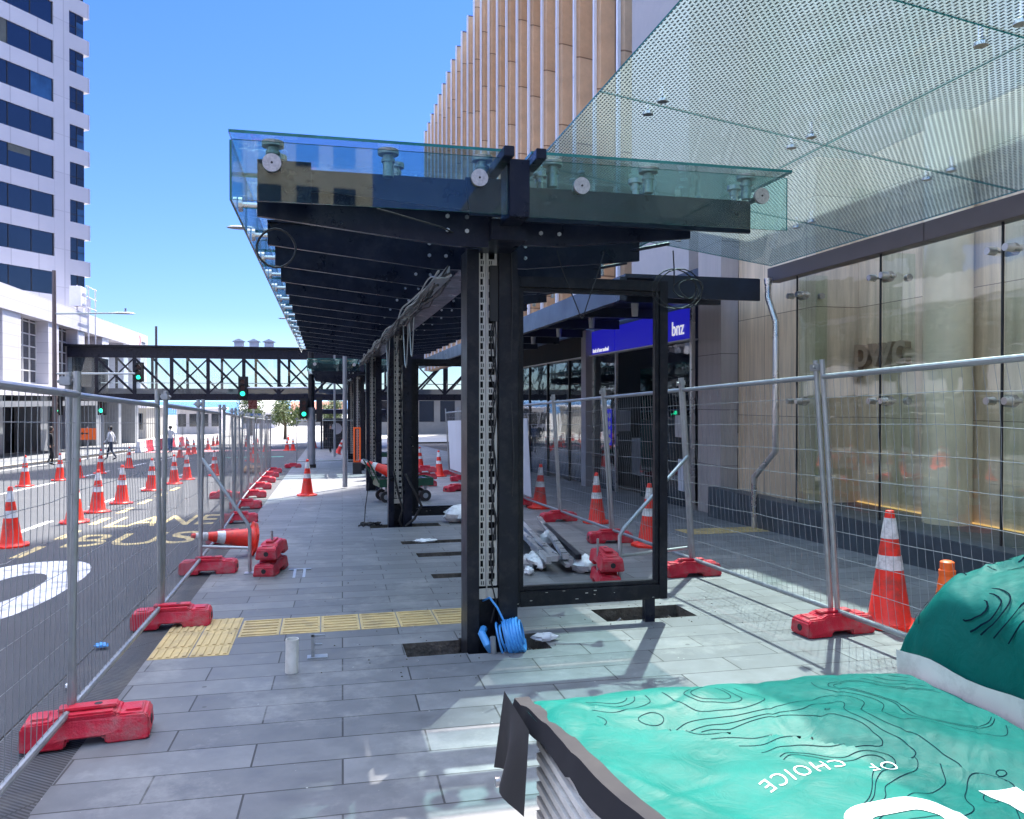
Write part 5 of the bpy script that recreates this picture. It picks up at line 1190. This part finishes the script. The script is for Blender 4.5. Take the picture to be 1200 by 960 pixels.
# ================================================================== TEAL COVERS IN THE FOREGROUND
_YL = [(.5,2.33),(.78,2.22),(1.08,2.08),(1.26,1.98),(1.48,1.81),(1.66,1.62),(1.95,1.30),(2.2,1.0)]
def yl(x):
    for (a, b), (c, e) in zip(_YL, _YL[1:]):
        if x <= c: return b + (e - b) * (x - a) / (c - a)
    return 1.0
def h1(x, y):
    d = y - yl(x)
    h = .80 + .009 * mnoise.noise(Vector((x*2.4, y*2.4, 1))) + .006 * mnoise.noise(Vector((x*9, y*9, 4))) + .005 * max(0, 1 - 10*abs(mnoise.noise(Vector((x*2.1+y*1.3, y*2.6, 11))))) - .004 * max(0, 1 - 12*abs(mnoise.noise(Vector((x*3.4-y*2.0, y*1.7, 23)))))
    k = min(1, max(0, (x - .75) / .35))
    if d > 0: h += k * (-.062 * math.exp(-(max(0, d - .012)/.13)**1.4) + .016 * math.exp(-((d - .34)/.12)**2))
    else: h += k * (.016 * math.exp(-(d/.05)**2) + .010 * math.sin(x*6) * (1 - math.exp(-(d/.25)**2)))
    h -= .03 * max(0, (x - 1.7)) + .02 * math.exp(-((x - .62)/.05)**2)
    if y > 2.40: h -= .5 * (y - 2.40) ** 1.3
    return h
wr = thing('covered_barrier', 'low barrier block covered by a creased teal printed vinyl with white lettering', 'covered barrier', (1.3, 1.8, gz(1.8)))
X0, X1, Y0, Y1 = .615, 1.985, .55, 2.56
xl = lambda y: X0 + .13 * max(0, 2.4 - y)
m_ = MB(); nx, ny = 130, 190
for j in range(ny + 1):
    for i in range(nx + 1):
        y = Y0 + (Y1 - Y0) * j / ny; x = xl(y) + (X1 - xl(y)) * i / nx
        m_.v.append((x, y, h1(x, y)))
for j in range(ny):
    for i in range(nx):
        a = j*(nx+1)+i; m_.f.append([a, a+1, a+nx+2, a+nx+1]); m_.m.append(0)
# skirts hanging down at the back and the right
b = len(m_.v)
for i in range(nx + 1):
    x = X0 + (X1 - X0) * i / nx; m_.v.append((x, Y1 + .025, h1(x, Y1) - .10))
for i in range(nx): m_.f.append([ny*(nx+1)+i, ny*(nx+1)+i+1, b+i+1, b+i]); m_.m.append(0)
cov = m_.build('vinyl_cover', 'vinyl', wr, smooth=True)
def on_cover(vs, lift=.0015): return [(x, y, h1(x, y) + lift) for x, y in vs]
def cover_text(s, px, py, size, ang, name='printed_letter', arc=0.0):
    vs, fs = textgeo(s, size, 0, -.0005, 1.22)
    bm = bmesh.new(); bvs = [bm.verts.new(v) for v in vs]
    for f_ in fs:
        try: bm.faces.new([bvs[k] for k in f_])
        except ValueError: pass
    bmesh.ops.triangulate(bm, faces=bm.faces)
    for _ in range(3):
        le = [e_ for e_ in bm.edges if e_.calc_length() > .012]
        if le: bmesh.ops.subdivide_edges(bm, edges=le, cuts=1); bmesh.ops.triangulate(bm, faces=bm.faces)
    bm.verts.index_update(); vs = [tuple(v.co) for v in bm.verts]; fs = [[v.index for v in f_.verts] for f_ in bm.faces]; bm.free()
    out = []
    for v in vs:
        a = ang + arc * v[0]; out.append((px + v[0]*math.cos(a) - v[1]*math.sin(a), py + v[0]*math.sin(a) + v[1]*math.cos(a)))
    return MB().add(on_cover(out), fs).build(name, 'white_letter', cov)
cover_text('FREEDOM OF CHOICE', 1.86, 1.985, .075, R(180 + 8), arc=.32) if False else None
cover_text('OF', 1.440, 1.80, .058, R(176)); cover_text('CHOICE', 1.320, 1.85, .066, R(178), arc=.9)
def cover_poly(poly):
    bm = bmesh.new(); bm.faces.new([bm.verts.new((x, y, 0)) for x, y in poly]); bmesh.ops.triangulate(bm, faces=bm.faces)
    for _ in range(5):
        le = [e_ for e_ in bm.edges if e_.calc_length() > .022]
        if le: bmesh.ops.subdivide_edges(bm, edges=le, cuts=1); bmesh.ops.triangulate(bm, faces=bm.faces)
    bm.verts.index_update(); vs = [tuple(v.co)[:2] for v in bm.verts]; fs = [[v.index for v in f_.verts] for f_ in bm.faces]; bm.free()
    return MB().add(on_cover(vs, .002), fs).build('printed_letter', 'white_letter', cov)
def arch(x0, x1, y0, y1, w, r=.09, n=8):
    o = [(x0, y0)] + [(x0 + r - r*math.cos(R(90*k/n)), y1 - r + r*math.sin(R(90*k/n))) for k in range(n+1)] + [(x1 - r + r*math.sin(R(90*k/n)), y1 - r + r*math.cos(R(90*k/n))) for k in range(n+1)] + [(x1, y0)]
    q = r * .45; a0, a1, b1 = x0 + w, x1 - w, y1 - w
    i = [(a1, y0)] + [(a1 - q + q*math.cos(R(90*k/n)), b1 - q + q*math.sin(R(90*k/n))) for k in range(n+1)] + [(a0 + q - q*math.sin(R(90*k/n)), b1 - q + q*math.cos(R(90*k/n))) for k in range(n+1)] + [(a0, y0)]
    return o + i
cover_poly(arch(1.13, 1.41, 1.05, 1.63, .055)); cover_poly([(1.60,1.1),(1.70,1.1),(1.635,1.61),(1.545,1.63)]); cover_poly([(1.76,1.1),(1.94,1.1),(1.94,1.55),(1.69,1.59)])
def contours(fn, u0, u1, v0, v1, nu, nv, levels, place, w, par, mask):
    mb = MB(); g_ = [[fn(u0 + (u1-u0)*i/nu, v0 + (v1-v0)*j/nv) for i in range(nu+1)] for j in range(nv+1)]
    for lv in levels:
        for j in range(nv):
            for i in range(nu):
                c = [(i,j),(i+1,j),(i+1,j+1),(i,j+1)]; pts = []
                for k in range(4):
                    (ia, ja), (ib, jb) = c[k], c[(k+1) % 4]; a, b = g_[ja][ia], g_[jb][ib]
                    if (a > lv) != (b > lv):
                        t_ = (lv - a) / (b - a); pts.append((u0 + (u1-u0)*(ia + (ib-ia)*t_)/nu, v0 + (v1-v0)*(ja + (jb-ja)*t_)/nv))
                if len(pts) >= 2 and mask(pts[0]):
                    (xa, ya), (xb, yb2) = pts[0], pts[1]; dx, dy = xb-xa, yb2-ya; l = math.hypot(dx, dy)
                    if l < 1e-6: continue
                    nx_, ny_ = -dy/l*w, dx/l*w; ex, ey = dx/l*w*.4, dy/l*w*.4
                    mb.add([place(xa+nx_-ex, ya+ny_-ey), place(xb+nx_+ex, yb2+ny_+ey), place(xb-nx_+ex, yb2-ny_+ey), place(xa-nx_-ex, ya-ny_-ey)], [(0,1,2,3)])
    return mb.build('printed_line', 'print_line', par)
def tf(x, y): return mnoise.noise(Vector((x*2.3 + y*1.1, y*3.4 - x*.5, 3))) + .35*mnoise.noise(Vector((x*6, y*7, 8)))
contours(tf, .80, 1.95, .9, 2.40, 120, 150, (-.42, -.30, -.1, .12, .30, .36), lambda x, y: (x, y, h1(x, y) + .0012), .0011, cov, lambda p: mnoise.noise(Vector((p[0]*1.3, p[1]*1.3, 40))) > -.22)
# grit left in the valley
rr = random.Random(17); gr = MB()
for k in range(90):
    x = 1.27 + rr.gauss(0, .07) if k < 62 else rr.uniform(1.15, 1.85); y = yl(x) + .035 + abs(rr.gauss(0, .035)); s = rr.uniform(.0015, .005); z = h1(x, y) + s*.6
    gr.add([(x+s,y,z),(x-s,y,z),(x,y+s,z),(x,y-s,z),(x,y,z+s)], [(0,2,4),(2,1,4),(1,3,4),(3,0,4)], rr.choice((0,1)))
tag(gr.build('grit', ['black', 'stone_grey']), 'grit and crumbs gathered in the crease of the flat teal cover', 'grit', kind='stuff')
# body of the block
m_ = MB(); zb_ = gz(1.8) + .01
m_.box(.655, 1.93, .55, 2.42, zb_, .735)
for q in range(13): z = .14 + q * .045; m_.box(.640, .657, .56, 2.40, z, z + .022)
m_.build('ribbed_body', 'corrugated', wr)
# black edging strap hanging at the left edge
m_ = MB(); n = 60
prev = None
for j in range(n + 1):
    y = Y0 + (Y1 + .012 - Y0) * j / n; dz = .012 * math.sin(y*9) + .02 * math.exp(-((y - 2.02)/.03)**2)
    xx = xl(y) + .004 + .012 * math.sin(y * 6.0)
    z = h1(xl(y), min(y, 2.5)) + .006
    m_.v += [(xx + .035, y, z + .003), (xx - .012, y, z + .004 + dz*.2), (xx - .03, y, z - .06 + dz), (xx - .022, y, z - .062 + dz)]
for j in range(n):
    for k in range(3): a = j*4+k; m_.f.append([a, a+1, a+5, a+4]); m_.m.append(0)
m_.build('black_edging', 'cloth_black', wr, smooth=True)
# hanging flap
m_ = MB(); n = 12
for j in range(n + 1):
    t = j / n
    for k in range(9):
        s = k / 8; y = 2.57 - .33 * t; z = .795 - .25 * s * (1 - .12 * math.sin(t*3.1)) - .0*t; x = .585 - .035 * s + .03 * math.sin(t * 7) * s - .01
        m_.v.append((x, y, z))
for j in range(n):
    for k in range(8): a = j*9+k; m_.f.append([a, a+1, a+10, a+9]); m_.m.append(0)
fl = m_.build('hanging_flap', 'black', wr, smooth=True)
MB().cyl((.530, 2.50, .53), (.545, 2.50, .53), .016, n=12).build('eyelet', 'steel', fl)
# second block with bulging cover
w2 = thing('covered_barrier', 'second block under a bulging teal vinyl cover with a torn slit', 'covered barrier', (2.6, 1.8, gz(1.8)))
m_ = MB(); A0, A1, B0, B1 = 2.03, 3.2, .3, 2.50; na, nb_ = 70, 90
def h2(a, b):
    # a: across 0..1 (left edge to right edge), b along 0..1 (near..far)
    e = min(1, max(0, a / .42)); f = min(1, max(0, (1 - b) / .20)); k2 = min(1, max(0, (1 - a)/.3))
    S_ = lambda t: math.sqrt(max(0, 1 - (1 - t) ** 2.2))
    z = .845 + .40 * S_(e) * S_(f) ** .8 * (S_(k2) ** .5)
    x, y = A0 + (A1-A0)*a, B0 + (B1-B0)*b
    z += (.022 * max(0, 1 - 6*abs(mnoise.noise(Vector((x*3.0-y, y*2.6+x, 31))))) + .014 * max(0, 1 - 8*abs(mnoise.noise(Vector((x*6, y*5-x*2, 37))))) + .030 * mnoise.noise(Vector((x*3, y*3, 9))) + .014 * mnoise.noise(Vector((x*9, y*7, 2))) + .006*mnoise.noise(Vector((x*22, y*22, 2)))) * min(1, 4*e)
    return z
for j in range(nb_ + 1):
    for i in range(na + 1):
        a = (i / na) ** 1.5; b = 1 - (1 - j / nb_) ** 1.6
        bx = .035 * mnoise.noise(Vector((j*.12, i*.1, 3))) * (1 - a) + .02 * math.sin(j*.25) * (1 - a)
        z = h2(a, b)
        m_.v.append((A0 + (A1-A0)*a - .05 * math.sin(math.pi * min(1, a*5)) + bx * .5, B0 + (B1-B0)*b + (.05 * math.sin(math.pi*min(1, (1-b)*6))), z))
for j in range(nb_):
    for i in range(na): a = j*(na+1)+i; m_.f.append([a, a+1, a+na+2, a+na+1]); m_.m.append(0)
c2 = m_.build('vinyl_cover', 'vinyl', w2, smooth=True)
m_ = MB(); m_.box(2.035, 3.2, .3, 2.485, gz(1.8) + .01, .842); m_.build('body', 'corrugated', w2)
m_ = MB(); n = 40
for j in range(n + 1):
    y = .3 + 2.2 * j / n; m_.v += [(2.018 + .006*math.sin(j), y, .70 + .01*math.sin(j*.7)), (2.012 + .006*math.sin(j+1), y, .86 + .008*math.sin(j*.9))]
for j in range(n): m_.f.append([2*j, 2*j+1, 2*j+3, 2*j+2]); m_.m.append(0)
wb2 = m_.build('white_band', 'corrugated', w2, smooth=True)
rr = random.Random(21); m_ = MB(); y = 2.28
for q in range(24):
    w = rr.uniform(.010, .022); m_.box(2.006, 2.013, y - w, y, .755, .776); y -= w + rr.uniform(.006, .012)
    if q % 6 == 5: y -= .02
m_.build('printed_letter', 'black', wb2)
sl_ = MB()
def on2(a, b, up=.004): return (A0 + (A1-A0)*a - .05 * math.sin(math.pi * min(1, a*5)), B0 + (B1-B0)*b + (.05 * math.sin(math.pi*min(1, (1-b)*6))), h2(a, b) + up)
contours(lambda a, b: tf(a*1.2 + 5, b*2.2*.6 + 1), .03, .95, .10, .97, 90, 120, (-.40, -.33, -.27, -.15, -.04, .05, .13, .22, .30, .38), lambda a, b: on2(a, b, .0022), .0012, c2, lambda p: True)
P0, P1, P2, P3 = on2(.20, .83), on2(.235, .815, .012), on2(.27, .79), on2(.235, .80, .002)
sl_.add([P0, P1, P2, P3], [(0,1,2,3)]); sl_.build('torn_slit', 'black', c2)

# ================================================================== LIGHT, CAMERA
w = bpy.data.worlds.new('World'); SC.world = w; w.use_nodes = True; nt = w.node_tree
AZ, EL = R(30), R(60)
sky = nt.nodes.new('ShaderNodeTexSky'); sky.sky_type = 'NISHITA'; sky.sun_disc = False; sky.sun_elevation = EL; sky.sun_rotation = AZ; sky.altitude = 0; sky.air_density = 1.0; sky.dust_density = 0.6; sky.ozone_density = 2.0
tc = N(nt, 'ShaderNodeTexCoord'); sx = N(nt, 'ShaderNodeSeparateXYZ'); nt.links.new(tc.outputs['Generated'], sx.inputs[0])
sk = ramp(nt, sx.outputs[2], [(0.0, (0.27, 0.32, 0.40)), (0.10, (0.155, 0.215, 0.385)), (0.49, (0.10, 0.19, 0.49)), (0.56, (0.45, 0.46, 0.66)), (0.70, (3.1, 2.5, 1.95))])  # dome above the view brightened and warmed as added fill light
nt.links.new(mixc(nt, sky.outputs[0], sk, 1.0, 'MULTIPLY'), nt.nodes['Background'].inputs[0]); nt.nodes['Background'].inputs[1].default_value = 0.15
sv = Vector((math.sin(AZ)*math.cos(EL), math.cos(AZ)*math.cos(EL), math.sin(EL)))
ld = bpy.data.lights.new('sun', 'SUN'); ld.energy = 3.8; ld.angle = R(0.53); ld.color = (1.0, 0.95, 0.87)
lo = bpy.data.objects.new('sun', ld); C.objects.link(lo); lo.rotation_euler = sv.to_track_quat('Z', 'Y').to_euler(); lo.location = (20, 20, 60)
cd = bpy.data.cameras.new('camera'); co = bpy.data.objects.new('camera', cd); C.objects.link(co)
co.location = (0, 0, 1.75); cd.sensor_width = 36; cd.sensor_fit = 'HORIZONTAL'; cd.lens = 36 * 940 / 1200; cd.clip_start = .05; cd.clip_end = 12000
co.rotation_euler = (R(90) - math.atan(10/940), 0, -R(13.17)); SC.camera = co
vs_ = SC.view_settings; vs_.view_transform = 'Standard'; vs_.look = 'None'; vs_.exposure = 2.1; vs_.gamma = 1.0
SC.render.engine = 'CYCLES'; cy = SC.cycles
cy.max_bounces = 7; cy.diffuse_bounces = 3; cy.glossy_bounces = 4; cy.transparent_max_bounces = 24; cy.transmission_bounces = 4; cy.caustics_reflective = False; cy.caustics_refractive = False
cy.use_denoising = True; cy.sample_clamp_indirect = 6.0; cy.use_adaptive_sampling = True; cy.adaptive_threshold = 0.02
